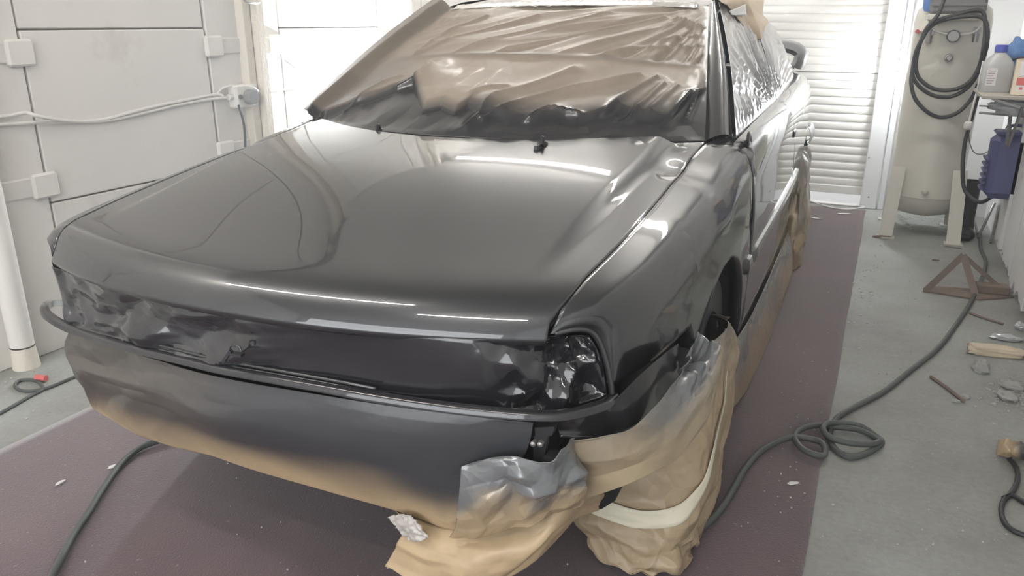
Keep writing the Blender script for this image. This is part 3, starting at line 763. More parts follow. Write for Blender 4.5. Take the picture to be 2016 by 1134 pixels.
# rim of the headlamp opening
tube_obj('lamp_surround', [pY(1092, 656, .137), pY(1130, 648, .155), pY(1160, 651, .18), pY(1178, 668, .19), pY(1192, 705, .195), pY(1201, 745, .197), pY(1206, 776, .198)], .006, PAINT, car, 8)
c0 = cr(np.array([pY(1092, 656, .137), pY(1130, 648, .155), pY(1160, 651, .18), pY(1178, 668, .19), pY(1192, 705, .195), pY(1201, 745, .197), pY(1206, 776, .198)]), 34)
md_ = (WEDGE + c0) / 2 + np.array([.004, -.004, .002])
sheet('lamp_frame', cr(np.array([WEDGE, md_, c0]), 9), PAINT, FWING)
# torn-off tow bracket hanging under the strip
br = empty('tow_bracket'); br.parent = car
q = [pY(u, v, .062) for u, v in ((1052, 842), (1092, 840), (1086, 858), (1054, 860))]
B().prism(q, (0, .02, 0)).obj('bracket_plate', BLKPLAST, br, smooth=False)
q = [pY(u, v, .066) for u, v in ((1050, 858), (1078, 858), (1072, 900), (1062, 918), (1050, 912))]
B().prism(q, (0, .012, 0)).obj('bracket_plate', BLKPLAST, br, smooth=False)
q = [pY(u, v, .05) for u, v in ((1070, 900), (1092, 902), (1086, 920), (1060, 918))]
B().prism(q, (0, .03, 0)).obj('bracket_plate', BLKPLAST, br, smooth=False)
for u, v in ((1050, 873), (1064, 874)):
    p = pY(u, v, .06); B().lathe(p, [(.0, -.006), (.005, -.004), (.006, .0), (.006, .006)], 10, 'y').obj('bolt', STEEL, br)
# washer jets poking through at the back of the bonnet and the bonnet catch in the grille
for u, v in ((747, 258), (1068, 283)):
    p = pZ(u, v, .945)
    j = empty('washer_jet'); j.parent = car
    B().lathe(p + [0, 0, -.006], [(.016, 0), (.015, .008), (.009, .014), (0.0, .016)], 14).obj('jet_base', BLKPLAST, j)
    B().tube([p + [0, .0, .006], p + [.004, -.012, .018], p + [.010, -.03, .0]], .006, 8).obj('nozzle', BLKPLAST, j)
    B().box(p[0] - .004, p[0] + .008, p[1] - .055, p[1] - .02, p[2] - .012, p[2] + .002, .002).obj('rag_end', BLKPLAST, j)
cb = empty('bonnet_catch'); cb.parent = car
B().bar(pY(440, 712, .0), pY(455, 690, .0), .008, .006).obj('catch_lever', PAINT, cb, smooth=False)
B().bar(pY(455, 696, .0), pY(478, 699, .0), .012, .006).obj('catch_plate', PAINT, cb, smooth=False)
tube_obj('catch_loop', [pY(453, 690, .004), pY(455, 681, .004), pY(470, 682, .004), pY(476, 692, .004)], .002, PAINT, cb, 6)

# ------------------------------------------------------------------ masking sheets
def wsfilm():
    nu, nv = 330, 230
    u = np.linspace(-1.15, 1, nu)[:, None] * np.ones((1, nv)); v = np.ones((nu, 1)) * np.linspace(.0, 1.0, nv)[None, :]
    P = scr(u * (1.0), v); n = normals(P)
    n = n * np.sign(n[..., 2:3])
    edge = sst(0, .06, 1 - u) * sst(0, .30, u + 1.15) * sst(0, .03, v) * sst(0, .03, 1 - v)
    top = sst(.48, .54, v + .06 * u * u)
    # upper sheet: tension folds fanning out from the top right corner
    dx, dy = 1.05 - u, 1.02 - v
    ang = np.arctan2(dy * .75, dx); rad = np.hypot(dx, dy * .75)
    fold = .5 - np.abs(noise(ang * 9 + .35 * noise(u * 2, v * 3, 2), rad * .7, 21)) * 1.8
    fold2 = (.5 - np.abs(noise(ang * 14, rad * 1.2, 23)) * 1.8) * sst(.2, .6, rad)
    h_up = (.014 * fold + .004 * fold2) * sst(.0, .5, rad) * (1.0 - .35 * sst(.8, 1.8, rad))
    cr_tr = np.exp(-((u - .90) / .16) ** 2 - ((v - .78) / .28) ** 2)
    h_up = h_up + .022 * cr_tr * tri(u * 9, v * 8, 5, 2) + .010 * np.exp(-((u + .85) / .2) ** 2 - ((v - .9) / .2) ** 2) * crump(u * 5, v * 5, 9)
    # lower sheet: bulges out over a dark tucked-under foot, with long drawn folds
    gu, gv = np.meshgrid(np.linspace(-1.1, 1.1, 121), np.linspace(-.05, 1.05, 111), indexing='ij')
    GP = scr(gu, gv).reshape(-1, 3); GW = GP[:, :1] * LX + GP[:, 1:2] * AX + GP[:, 2:] * np.array([0, 0, 1]) + ORG - CAMP
    GX = W / 2 + F * (GW @ RT) / (GW @ FW); GY = H / 2 - F * (GW @ UP) / (GW @ FW)
    def uv(px, py):
        i = np.argmin((GX - px) ** 2 + (GY - py) ** 2); return gu.ravel()[i], gv.ravel()[i]
    def ridge(pl, amp, w):
        q = [uv(*p) for p in pl]; D = np.full(u.shape, 9.0)
        for (a0, b0), (a1, b1) in zip(q[:-1], q[1:]):
            ax, ay, bx, by = a0 * .62, b0 * 1.1, a1 * .62, b1 * 1.1; L2 = (bx - ax) ** 2 + (by - ay) ** 2 + 1e-9
            t = np.clip(((u * .62 - ax) * (bx - ax) + (v * 1.1 - ay) * (by - ay)) / L2, 0, 1)
            D = np.minimum(D, np.hypot(u * .62 - ax - t * (bx - ax), v * 1.1 - ay - t * (by - ay)))
        return amp * np.exp(-np.abs(D) / w)
    bl = [uv(*p) for p in ((650, 228), (760, 190), (825, 168), (842, 219), (878, 211), (902, 223), (926, 206), (969, 229), (1010, 243), (1060, 243), (1110, 233), (1138, 240), (1215, 220), (1262, 236), (1310, 240), (1350, 200), (1385, 178))]
    bx = np.maximum.accumulate(np.array([p[0] for p in bl]) + np.arange(len(bl)) * 1e-4); by = np.array([p[1] for p in bl])
    Bv = np.interp(u, bx, by)
    lowmask = 1 - sst(.46, .54, v + .06 * u * u)
    over = sst(-.035, .012, v - Bv) * (1 - sst(.0, .26, v - Bv))
    h_lo = .030 * over * (.55 + .45 * np.exp(-((u + .25) / .35) ** 2)) * (1 + .5 * tri(u * 4, v * 6, 41))
    h_lo = h_lo + .016 * tri(u * 2.6, v * 4, 51, 2) * sst(.06, .3, v) + .008 * tri(u * 7, v * 7, 57, 2) * (1 - sst(.03, .2, v))
    for pl, am, w in (([(1132, 142), (977, 207), (918, 255)], .020, .020), ([(1259, 160), (1116, 185), (957, 247)], .022, .016), ([(1291, 163), (1215, 215), (1190, 235)], .022, .011),
                      ([(1307, 175), (1227, 247)], .020, .010), ([(1330, 179), (1275, 231)], .018, .009), ([(1350, 195), (1311, 251)], .016, .008), ([(1370, 190), (1345, 240)], .012, .007),
                      ([(858, 142), (838, 167), (790, 185)], .018, .012), ([(930, 196), (965, 180), (1000, 175)], .010, .010), ([(680, 225), (760, 175), (800, 165)], .012, .014), ([(1040, 246), (1075, 228), (1110, 230), (1138, 238)], .016, .008)):
        h_lo = h_lo + ridge(pl, am, w)
    for pl, am, w in (([(1362, 45), (1100, 108), (830, 158)], .012, .014), ([(1310, 38), (1000, 98), (770, 178)], .014, .013), ([(1200, 30), (930, 92), (760, 168)], .010, .012), ([(1370, 72), (1180, 112), (1040, 122)], .012, .010),
                      ([(960, 35), (880, 70), (800, 125)], .012, .010), ([(1060, 36), (900, 78), (820, 110)], .008, .010), ([(1380, 95), (1250, 100)], .010, .008), ([(1385, 60), (1330, 40)], .012, .007), ([(1385, 110), (1355, 135)], .012, .008)):
        h_up = h_up + ridge(pl, am, w)
    h = h_up * top + h_lo * lowmask
    band = np.exp(-((v + .06 * u * u - .50) / .018) ** 2)
    h = h * (1 - .8 * band) + .003 * band
    P = P + n * (h * edge + .004 + .040 * sst(.975, 1.05, -u))[..., None]
    wob = .05 * noise(u * 3, v * 4, 61)
    sp = 1 - sst(-.02, .035 + .10 * sst(-.1, .3, u), v - Bv + .3 * wob)  # black overspray at the foot, also painting in the shade below the bulge
    sp = np.maximum(sp, .45 * (1 - sst(.0, .22, v - Bv + wob)) * sst(.0, .4, u))
    sp = np.maximum(sp, .85 * sst(.955, .99, u + .02 * noise(v * 8, u * 3, 66)))
    sp = np.maximum(sp, .62 * (1 - sst(.2, .62, v)) * sst(.35, .8, -u)); sp = np.maximum(sp, .5 * sst(.93, 1.0, -u))
    sp = np.maximum(sp, .30 * band)
    o = sheet('windscreen_film', P, FILM, spray=np.clip(sp, 0, 1))
    at_car(o); tag(o, 'brown plastic masking film wrinkled over the windscreen, black along its foot', 'masking film')
    md = o.modifiers.new('thickness', 'SOLIDIFY'); md.thickness = .001; md.offset = 1
    return o
wsfilm()
def wstape():
    # shiny tape run along the header
    nu = 160; u = np.linspace(-.93, .93, nu)
    P = np.zeros((nu, 6, 3))
    for k, vv in enumerate(np.linspace(.955, 1.015, 6)):
        q = scr(u, np.full(nu, vv)); q[:, 2] += .010 + .004 * crump(u * 16, np.full(nu, vv * 30), 71, 2); P[:, k] = q
    o = sheet('header_tape', P, mat('clear_tape', (.62, .60, .57), rough=.16, metal=.2, coat=.8), thick=.001)
    at_car(o); tag(o, 'shiny crinkled tape along the top edge of the windscreen', 'tape')
wstape()
# side windows -----------------------------------------------------
def sidefilm(name, quad, label, seed, nu=120, nv=90, pull=(.9, 0.0)):
    a, b, c_, d = [np.array(q, float) for q in quad]     # belt front, belt rear, rail rear, rail front
    s = np.linspace(0, 1, nu)[:, None, None]; t = np.linspace(0, 1, nv)[None, :, None]
    P = (a * (1 - s) + b * s) * (1 - t) + (d * (1 - s) + c_ * s) * t
    P = P + np.array([.012, 0, .0]) * np.sin(np.pi * t)
    n = normals(P); n *= np.sign(n[..., :1])
    S_, T_ = np.broadcast_arrays(s[..., 0], t[..., 0])
    dx, dy = pull[0] - S_, T_ - pull[1]
    an = np.arctan2(dy, dx); rd = np.hypot(dx, dy)
    h = .010 * (.5 - 1.8 * np.abs(noise(an * 8, rd * .9, seed))) + .006 * crump(S_ * 5, T_ * 3, seed + 3) + .010 * (1 - sst(0, .35, T_)) * (.5 - 1.7 * np.abs(noise(S_ * 14 + T_ * 2.5, T_ * 1.2, seed + 5)))
    e = sst(0, .05, S_) * sst(0, .05, 1 - S_) * sst(0, .10, T_) * sst(0, .06, 1 - T_)
    P = P + n * (h * e + .010)[..., None]
    sp = np.clip(.55 + .5 * noise(S_ * 2, T_ * 2, seed + 8) - .3 * T_ + .5 * (1 - sst(0, .08, T_)), 0, 1)
    o = sheet(name, P, FILMCL, spray=sp, flip=True); at_car(o)
    md = o.modifiers.new('thickness', 'SOLIDIFY'); md.thickness = .001
    return tag(o, label, 'masking film')
sidefilm('door_window_film', [(.752, 1.27, .932), (.760, 2.40, .944), (.572, 2.62, 1.330), (.553, 2.03, 1.318)], 'silvery masking film pulled tight over the front side window', 81)
sidefilm('rear_window_film', [(.760, 2.42, .944), (.745, 3.55, .964), (.63, 3.42, 1.225), (.575, 2.66, 1.325)], 'silvery masking film over the small rear side window', 95, 100, 70, (.1, 0))
B().box(-.69, .69, 1.36, 3.5, .70, .92, .02).obj('cabin_floor', BLACK, car)

# film over grille and lamps -----------------------------------------
def nosefilm():
    nu, nv = 190, 44
    top = [pY(u, v, y) for u, v, y in ((99, 526, .115), (240, 571, .055), (450, 613, .03), (700, 650, .035), (940, 668, .078), (1080, 662, .145), (1160, 660, .19))]
    mid = [pY(u, v, y) for u, v, y in ((118, 590, .12), (245, 628, .06), (450, 672, .035), (700, 708, .035), (940, 732, .07), (1085, 728, .13), (1180, 706, .195))]
    low = [pY(u, v, y) for u, v, y in ((128, 640, .11), (250, 672, .07), (450, 722, .045), (700, 766, .040), (940, 803, .075), (1085, 810, .138), (1196, 780, .197))]
    mid = [m + np.array([0, .006, 0]) for m in mid]
    P = cgrid(np.array([top, mid, low]), nv, nu).swapaxes(0, 1)
    n = normals(P); n *= np.sign(-n[..., 1:2])
    u = np.linspace(0, 1, nu)[:, None] * np.ones((1, nv)); v = np.ones((nu, 1)) * np.linspace(0, 1, nv)[None, :]
    kl = 1 - sst(.28, .46, u); kr = sst(.64, .86, u)
    h = kl * (.040 * tri(u * 12, v * 2.2, 3, 3)) + kr * (.055 * tri(u * 15 + .3, v * 2.4, 15, 2)) + .006 * (1 - kl) * (1 - kr) * tri(u * 6, v * 1.3, 6)
    # the round lamp shows through as a shallow dish
    h = h - .02 * np.exp(-(((u - .86) / .045) ** 2 + ((v - .45) / .30) ** 2) ** 2) * .0
    e = sst(0, .03, u) * sst(0, .03, 1 - u) * sst(0, .08, v) * sst(0, .08, 1 - v)
    P = P + n * (h * (.25 + .75 * e))[..., None]
    sp = np.clip(.92 - .55 * kl * np.clip(noise(u * 9, v * 2, 9) * 1.5 + .2, 0, 1), 0, 1)
    o = sheet('nose_film', P, FILMDK, spray=sp, auto=28); at_car(o)
    md = o.modifiers.new('thickness', 'SOLIDIFY'); md.thickness = .001
    tag(o, 'black glossy crumpled film over the grille and headlamps', 'masking film')
nosefilm()
# front apron ----------------------------------------------------------
def apron():
    nu, nv = 220, 120
    r0 = [pY(u, v, y) for u, v, y in ((124, 648, .105), (245, 695, .066), (444, 744, .036), (640, 778, .022), (800, 803, .026), (960, 822, .04), (1050, 832, .055))]
    r1 = [pY(u, v, y) for u, v, y in ((122, 690, .11), (235, 735, .06), (430, 790, .02), (620, 828, .012), (790, 856, .018), (940, 872, .035), (1040, 880, .055))]
    r2 = [pY(u, v, y) for u, v, y in ((142, 728, .10), (250, 775, .05), (440, 832, .018), (620, 872, .014), (780, 905, .022), (910, 930, .04), (1010, 940, .06))]
    r3 = [pY(u, v, y) for u, v, y in ((163, 764, .12), (255, 808, .08), (450, 870, .05), (620, 918, .045), (770, 958, .045), (890, 990, .05), (980, 1000, .06))]
    r4 = [pY(u, v, y) for u, v, y in ((180, 808, .14), (265, 852, .12), (480, 922, .105), (640, 968, .10), (785, 1010, .095), (880, 1040, .09), (960, 1052, .085))]
    P = cgrid(np.array([r0, r1, r2, r3, r4]), nv, nu).swapaxes(0, 1)
    n = normals(P); n *= np.sign(-n[..., 1:2])
    u = np.linspace(0, 1, nu)[:, None] * np.ones((1, nv)); v = np.ones((nu, 1)) * np.linspace(0, 1, nv)[None, :]
    kl = 1 - sst(.18, .42, u); kr = sst(.72, .95, u)
    h = kl * (.050 * tri(u * 8 + 2, v * 2.6, 31) * (1 - .6 * v)) + .007 * tri(u * 3 + v, v * 1.6, 33) + kr * .030 * tri(u * 8, v * 3, 37) * sst(.35, .8, v)
    P = P + n * h[..., None]
    nz = .10 * noise(u * 4, v * 3, 39)
    sp = 1 - sst(.56, .90, v + nz - .10 * u - .20 * kl)
    sp = np.clip(np.maximum(sp * (1 - .10 * kl), 0), 0, 1)
    o = sheet('front_masking_paper', P, PAPER, spray=sp); at_car(o)
    md = o.modifiers.new('thickness', 'SOLIDIFY'); md.thickness = .001
    tag(o, 'long brown masking paper across the bumper, sprayed dark along its upper half', 'masking paper')
apron()
def silver():
    nu, nv = 120, 80
    rows = [
        [(908, 918, .03), (960, 903, .02), (1015, 899, .02), (1070, 912, .03), (1105, 880, .06), (1138, 868, .10)],
        [(905, 955, .025), (965, 940, .01), (1020, 935, .01), (1072, 950, .035), (1110, 925, .07), (1140, 905, .12)],
        [(901, 990, .03), (970, 980, .015), (1020, 972, .015), (1065, 972, .03), (1110, 955, .07), (1142, 935, .12)],
        [(897, 1032, .04), (950, 1030, .04), (1010, 1015, .04), (1060, 998, .05), (1105, 978, .08), (1144, 958, .13)],
        [(884, 1058, .06), (945, 1060, .065), (1010, 1040, .065), (1060, 1018, .07), (1105, 995, .10), (1146, 985, .14)]]
    P = cgrid(np.array([[pY(*q) for q in r] for r in rows]), nv, nu).swapaxes(0, 1)
    n = normals(P); n *= np.sign(-n[..., 1:2])
    u = np.linspace(0, 1, nu)[:, None] * np.ones((1, nv)); v = np.ones((nu, 1)) * np.linspace(0, 1, nv)[None, :]
    h = .036 * tri(u * 3.6 + 1, v * 2.8, 43, 2) * sst(0, .12, u)
    P = P + n * h[..., None]
    # pinked left edge
    P[0, :, 0] += .004 * (np.arange(nv) % 2)
    sp = np.clip(1 - sst(.35, .75, v + .25 * noise(u * 4, v * 3, 47) - .1 * u), 0, 1)
    o = sheet('silver_sprayed_paper', P, PAPERSIL, spray=sp, auto=45); at_car(o)
    md = o.modifiers.new('thickness', 'SOLIDIFY'); md.thickness = .001
    tag(o, 'crumpled silver sprayed paper with a pinked edge under the bumper bracket', 'masking paper')
silver()
def flap():
    nu, nv = 90, 60
    rows = [
        [(776, 1004, .11), (850, 1018, .11), (940, 1030, .11), (1040, 1000, .12), (1110, 985, .11), (1150, 950, .20), (1185, 925, .32)],
        [(795, 1035, .09), (850, 1075, .07), (940, 1090, .06), (1040, 1065, .07), (1105, 1020, .11), (1150, 980, .20), (1185, 960, .32)],
        [(775, 1078, .08), (840, 1110, .06), (930, 1125, .05), (1015, 1110, .07), (1090, 1050, .11), (1145, 1003, .20), (1185, 985, .32)],
        [(756, 1116, .08), (830, 1150, .06), (910, 1170, .06), (985, 1150, .08), (1075, 1075, .12), (1140, 1024, .20), (1185, 1005, .32)]]
    P = cgrid(np.array([[pY(*q) for q in r] for r in rows]), nv, nu).swapaxes(0, 1)
    n = normals(P); n *= np.sign(-n[..., 1:2])
    u = np.linspace(0, 1, nu)[:, None] * np.ones((1, nv)); v = np.ones((nu, 1)) * np.linspace(0, 1, nv)[None, :]
    P = P + n * (.030 * tri(u * 4.5 + 4, v * 2.6, 53, 2))[..., None]
    o = sheet('loose_paper_flap', P, PAPER, spray=np.clip(.10 + .25 * noise(u * 3, v * 2, 57), 0, 1)); at_car(o)
    md = o.modifiers.new('thickness', 'SOLIDIFY'); md.thickness = .001
    tag(o, 'loose tan paper flap hanging to the carpet below the bumper', 'masking paper')
    # silvery tape patch where it is stuck
    rows = [[(773, 1011, .085), (800, 1008, .078), (820, 1012, .075)], [(795, 1035, .08), (815, 1035, .07), (835, 1032, .07)], [(812, 1055, .08), (832, 1058, .07), (850, 1050, .07)]]
    P = cgrid(np.array([[pY(*q) for q in r] for r in rows]), 24, 24).swapaxes(0, 1)
    n = normals(P); n *= np.sign(-n[..., 1:2]); a = np.linspace(0, 1, 24)
    P = P + n * (.012 + .010 * crump(a[:, None] * 3, a[None, :] * 3, 59))[..., None]
    o = sheet('tape_patch', P, mat('grey_tape', (.42, .39, .36), rough=.4, coat=.3), thick=.001); at_car(o)
    tag(o, 'crumpled greyish tape patch at the top of the loose paper flap', 'tape')
flap()
# front wheel bag --------------------------------------------------------
BAGZ = [0.004, .05, .12, .20, .29, .37, .43, .47]
def bagring(z):
    f = lambda t: np.interp(z, BAGZ, t)
    fy = f([.455, .45, .46, .49, .54, .62, .72, .80])
    xi = f([.605, .585, .565, .57, .60, .66, .70, .72]); xo = f([.828, .842, .85, .85, .848, .84, .828, .82])
    rb = f([.78, .90, 1.02, 1.10, 1.14, 1.14, 1.10, 1.03])
    return np.array([[xi - .10, fy + .32, z], [xi - .02, fy + .10, z], [xi + .015, fy + .01, z], [(xi + xo) / 2, fy - .012, z], [xo - .055, fy + .008, z], [xo - .012, fy + .055, z], [xo, fy + .13, z], [xo, (fy + rb) / 2, z], [xo - .004, rb - .03, z], [xo - .05, rb, z], [xi + .1, rb, z]])
def bag(z0, z1, nz, na, s0=0.0, s1=1.0, off=0.0, amp=1.0, seed=101):
    zs = np.linspace(z0, z1, nz); P = np.array([cr(bagring(z), 300)[np.round(np.linspace(s0, s1, na) * 299).astype(int)] for z in zs]).swapaxes(0, 1)
    n = normals(P); cx = P.mean((0, 1)); n *= np.sign((n * (P - [.70, .9, .3])).sum(-1, keepdims=True))
    a = np.linspace(s0, s1, na)[:, None] * np.ones((1, nz)); zz = zs[None, :] * np.ones((na, 1))
    k = .4 + .9 * (1 - sst(.02, .30, zz))
    h = amp * k * (.036 * tri(a * 9 + zz * 5.0, zz * 15 - a * 3.5, seed, 2)) + .022 * tri(a * 16, zz * 20, seed + 5, 2) * (1 - sst(.0, .16, zz)) * amp
    h = np.minimum(h, .03)
    P = P + n * (h + off)[..., None]
    P[..., 2] = np.maximum(P[..., 2], .009)
    return P, a, zz
P, a, zz = bag(.0, .47, 150, 220)
# scalloped foot
lift = np.clip(.5 + .9 * noise(a * 16, zz * 0 + 3, 111), 0, 1) * .022 * (1 - sst(0, .05, zz)); P[..., 2] += lift
sp = np.clip(sst(.33, .52, zz + .06 * noise(a * 9, zz * 6, 113)) * .8, 0, 1)
o = sheet('wheel_paper_bag', P, PAPERBAG, spray=sp, auto=50); at_car(o)
md = o.modifiers.new('thickness', 'SOLIDIFY'); md.thickness = .001
tag(o, 'crumpled tan paper bag wrapped round the front wheel', 'masking paper')
def bagtape():
    na = 110; a = np.linspace(.14, .70, na); P = []
    for k in range(5):
        row = []
        for s in a:
            zc = np.interp(s, [.14, .30, .42, .52, .70], [.165, .150, .170, .215, .37]); w = np.interp(s, [.14, .45, .7], [.042, .044, .03])
            zz_ = zc + (k / 4 - .5) * w
            i = np.argmin(abs(bag_a - s)); j = np.argmin(abs(bag_z - zz_))
            row.append(bag_sm[i, j] + bag_n[i, j] * .007)
        P.append(row)
    P = np.array(P).swapaxes(0, 1)
    ker = np.ones(9) / 9
    for k in range(5):
        for d in range(3):
            x = np.pad(P[:, k, d], 4, mode='edge'); P[:, k, d] = np.convolve(x, ker, 'valid')
    o = sheet('tape_band', P, TAPE, thick=.001); at_car(o)
    tag(o, 'cream tape band round the paper bag of the front wheel', 'tape')
bag_a = a[:, 0]; bag_z = zz[0]; bag_n = normals(P); bag_n = bag_n * np.sign((bag_n * (P - [.70, .9, .3])).sum(-1, keepdims=True)); bag_sm = P
bagtape()
# upper sheet from under the bumper corner across the bag
def skirt():
    nu, nv = 130, 90
    rows = [
        [(1128, 866, .11), (1190, 860, .13), (1240, 845, .17), (1295, 800, .24), (1335, 740, .36), (1352, 700, .46), (1372, 668, .56)],
        [(1133, 900, .13), (1195, 895, .145), (1255, 875, .19), (1315, 835, .27), (1358, 770, .38), (1385, 715, .47), (1402, 672, .56)],
        [(1138, 940, .15), (1200, 930, .155), (1268, 905, .20), (1332, 862, .28), (1378, 790, .38), (1406, 725, .47), (1420, 678, .56)],
        [(1147, 980, .17), (1215, 958, .17), (1278, 932, .21), (1338, 900, .29), (1388, 830, .39), (1413, 745, .48), (1427, 690, .57)]]
    P = cgrid(np.array([[pY(*q) for q in r] for r in rows]), nv, nu).swapaxes(0, 1)
    n = normals(P); n *= np.sign(-n[..., 1:2])
    u = np.linspace(0, 1, nu)[:, None] * np.ones((1, nv)); v = np.ones((nu, 1)) * np.linspace(0, 1, nv)[None, :]
    ku = sst(.55, .75, u) * (1 - sst(.3, .8, v))
    P = P + n * (.014 * tri(u * 4 + 1, v * 2.2, 121, 2) + .050 * tri(u * 9, v * 4, 123) * ku)[..., None]
    sp = np.clip(1 - sst(.25, 1.0, v + .2 * noise(u * 4, v * 3, 125) + .45 * (1 - sst(.25, .65, u)) - .25 * ku), 0, 1) * (.60 + .40 * sst(.3, .7, u))
    o = sheet('wing_masking_paper', P, PAPERSKIRT, spray=sp, auto=50); at_car(o)
    md = o.modifiers.new('thickness', 'SOLIDIFY'); md.thickness = .001
    tag(o, 'brown paper draped from the bumper corner over the wheel bag', 'masking paper')
skirt()
# sill paper ------------------------------------------------------------
def sill():
    nu, nv = 160, 50
    ys = np.array([1.06, 1.25, 1.6, 2.1, 2.6, 3.05])
    top = [[np.interp(y, [1.06, 1.3, 3.1], [.812, .822, .846]), y, np.interp(y, [1.06, 1.3, 1.8, 3.1], [.37, .31, .25, .24])] for y in ys]
    mid = [[np.interp(y, [1.06, 3.1], [.83, .872]), y - .02, np.interp(y, [1.06, 1.3, 3.1], [.26, .19, .15])] for y in ys]
    low = [[np.interp(y, [1.06, 1.3, 3.1], [.832, .835, .885]), y - .11 + .05 * (y > 1.2), np.interp(y, [1.06, 1.2, 1.6, 3.1], [.115, .10, .02, .018])] for y in ys]
    P = cgrid(np.array([top, mid, low]), nv, nu).swapaxes(0, 1)
    n = normals(P); n *= np.sign(n[..., :1])
    u = np.linspace(0, 1, nu)[:, None] * np.ones((1, nv)); v = np.ones((nu, 1)) * np.linspace(0, 1, nv)[None, :]
    P = P + n * (.030 * tri(u * 6, v * 1.3, 131) * sst(0, .2, v))[..., None]
    P[..., 2] = np.maximum(P[..., 2], .016)
    sp = np.clip(1 - sst(.25, .85, v + .25 * noise(u * 8, v * 2, 133)), 0, 1) * .8
    o = sheet('sill_masking_paper', P, PAPERSIL, spray=sp, flip=True); at_car(o)
    md = o.modifiers.new('thickness', 'SOLIDIFY'); md.thickness = .001
    tag(o, 'paper skirt hanging from the car sill between the wheels', 'masking paper')
    pts = [pX(1411, 893, .83), pX(1407, 915, .83), pX(1402, 930, .832), pX(1405, 948, .832)]
    pts = np.array(pts); pts[:, 2] = np.linspace(.10, .014, 4)
    o = B().tube(pts, [.008, .005, .007, .004], 6, 5).obj('paper_strip', PAPERSIL); at_car(o)
    tag(o, 'thin torn paper strip dangling at the front of the sill skirt', 'paper scrap')
sill()
def rearbag():
    zs = [.012, .08, .18, .30, .42, .54, .62]
    ring = []
    for z in zs:
        f = lambda t: np.interp(z, zs, t)
        fy = f([3.05, 3.08, 3.10, 3.14, 3.20, 3.28, 3.36]); ry = f([3.55, 3.62, 3.75, 3.82, 3.84, 3.8, 3.75]); xo = f([.895, .91, .915, .91, .90, .885, .868])
        ring.append([[.7, fy + .05, z], [xo - .06, fy, z], [xo - .01, fy + .04, z], [xo, (fy * 2 + ry) / 3, z], [xo, (fy + 2 * ry) / 3, z], [xo - .02, ry - .02, z], [.72, ry, z]])
    P = cgrid(np.array(ring), 70, 110).swapaxes(0, 1)
    n = normals(P); n *= np.sign((n * (P - [.7, 3.45, .3])).sum(-1, keepdims=True))
    a = np.linspace(0, 1, 110)[:, None] * np.ones((1, 70)); zz = np.ones((110, 1)) * np.linspace(0, .6, 70)[None, :]
    P = P + n * (.060 * tri(a * 5, zz * 6, 141, 3))[..., None]; P[..., 2] = np.maximum(P[..., 2], .010)
    sp = np.clip(sst(.16, .42, zz + .12 * noise(a * 8, zz * 6, 143)), 0, 1) * .75
    o = sheet('wheel_paper_bag', P, PAPERSIL, spray=sp, auto=50); at_car(o)
    md = o.modifiers.new('thickness', 'SOLIDIFY'); md.thickness = .001
    tag(o, 'crumpled greyish paper bag wrapped round the rear wheel', 'masking paper')
rearbag()
# masked tail lamp standing out behind the rear wheel
def tailfilm():
    P = np.array([[[.838 + .02 * math.sin(math.pi * t) + .012 * (i % 2), 3.98 + .05 * i, .55 + .11 * t] for t in np.linspace(0, 1, 9)] for i in range(6)])
    o = sheet('tail_lamp_film', P, FILMCL, spray=np.full(54, .5), flip=True, smooth=False, thick=.003); at_car(o)
    tag(o, 'small silvery film patch over the tail lamp corner', 'masking film')
tailfilm()
# paper hood draped over the roof edge
def hood():
    rows = [[(1398, -10), (1430, -14), (1470, -12), (1500, 4)], [(1410, 18), (1440, 8), (1472, 6), (1498, 30)], [(1440, 34), (1462, 40), (1484, 46), (1500, 50)], [(1478, 82), (1486, 86), (1491, 82), (1497, 66)]]
    xs = [[.50, .51, .52, .54], [.56, .575, .585, .585], [.60, .61, .615, .61], [.645, .652, .652, .64]]
    P = cgrid(np.array([[pX(u, v, x) for (u, v), x in zip(r, xr)] for r, xr in zip(rows, xs)]), 40, 50)
    n = normals(P); n *= np.sign(n[..., :1]); a = np.linspace(0, 1, 40)[:, None]; b = np.linspace(0, 1, 50)[None, :]
    P = P + n * (.040 * tri(a * 1.8 + b, b * 1.8, 151))[..., None] + np.array([.012, 0, .014])
    o = sheet('roof_paper', P, PAPER, spray=np.full(2000, .1)); at_car(o)
    md = o.modifiers.new('thickness', 'SOLIDIFY'); md.thickness = .001
    tag(o, 'tan paper point draped over the roof edge above the side window', 'masking paper')
    rows = [[(1436, 22), (1468, 8)], [(1441, 30), (1470, 30)]]
    P = cgrid(np.array([[pX(u, v, .625) for u, v in r] for r in rows]), 4, 6)
    o = sheet('white_tape', P, mat('white_tape', (.75, .74, .70), rough=.5), thick=.001); at_car(o)
    tag(o, 'white tape piece holding the paper on the roof edge', 'tape')
hood()

# ------------------------------------------------------------------ lights that hang in the garage, some of them added
def fluorescent(x, y, L, label):
    t = empty('fluorescent_light', label, 'lamp', (x, y, ZC), 0, 'ceiling tube lights')
    B().box(-L / 2, L / 2, -.05, .05, -.05, 0, .008).obj('housing', WHITEPL, t, smooth=False)
    B().cyl((-L / 2 + .02, 0, -.075), (L / 2 - .02, 0, -.075), .018, n=14).obj('tube', TUBE, t)
    for s in (-1, 1):
        B().box(s * (L / 2 - .03) - .015, s * (L / 2 - .03) + .015, -.025, .025, -.1, -.045, .004).obj('holder', WHITEPL, t, smooth=False)
fluorescent(-2.02, .42, 1.8, 'white ceiling tube light over the front of the car')
fluorescent(-2.05, 4.75, 1.5, 'white ceiling tube light near the shutter end')
fluorescent(-.45, -.5, 1.2, 'white ceiling tube light over the bare concrete side')
fluorescent(-.35, 4.3, 1.2, 'extra white ceiling tube light added in front of the air tank')  # extra tube added to even out the room light
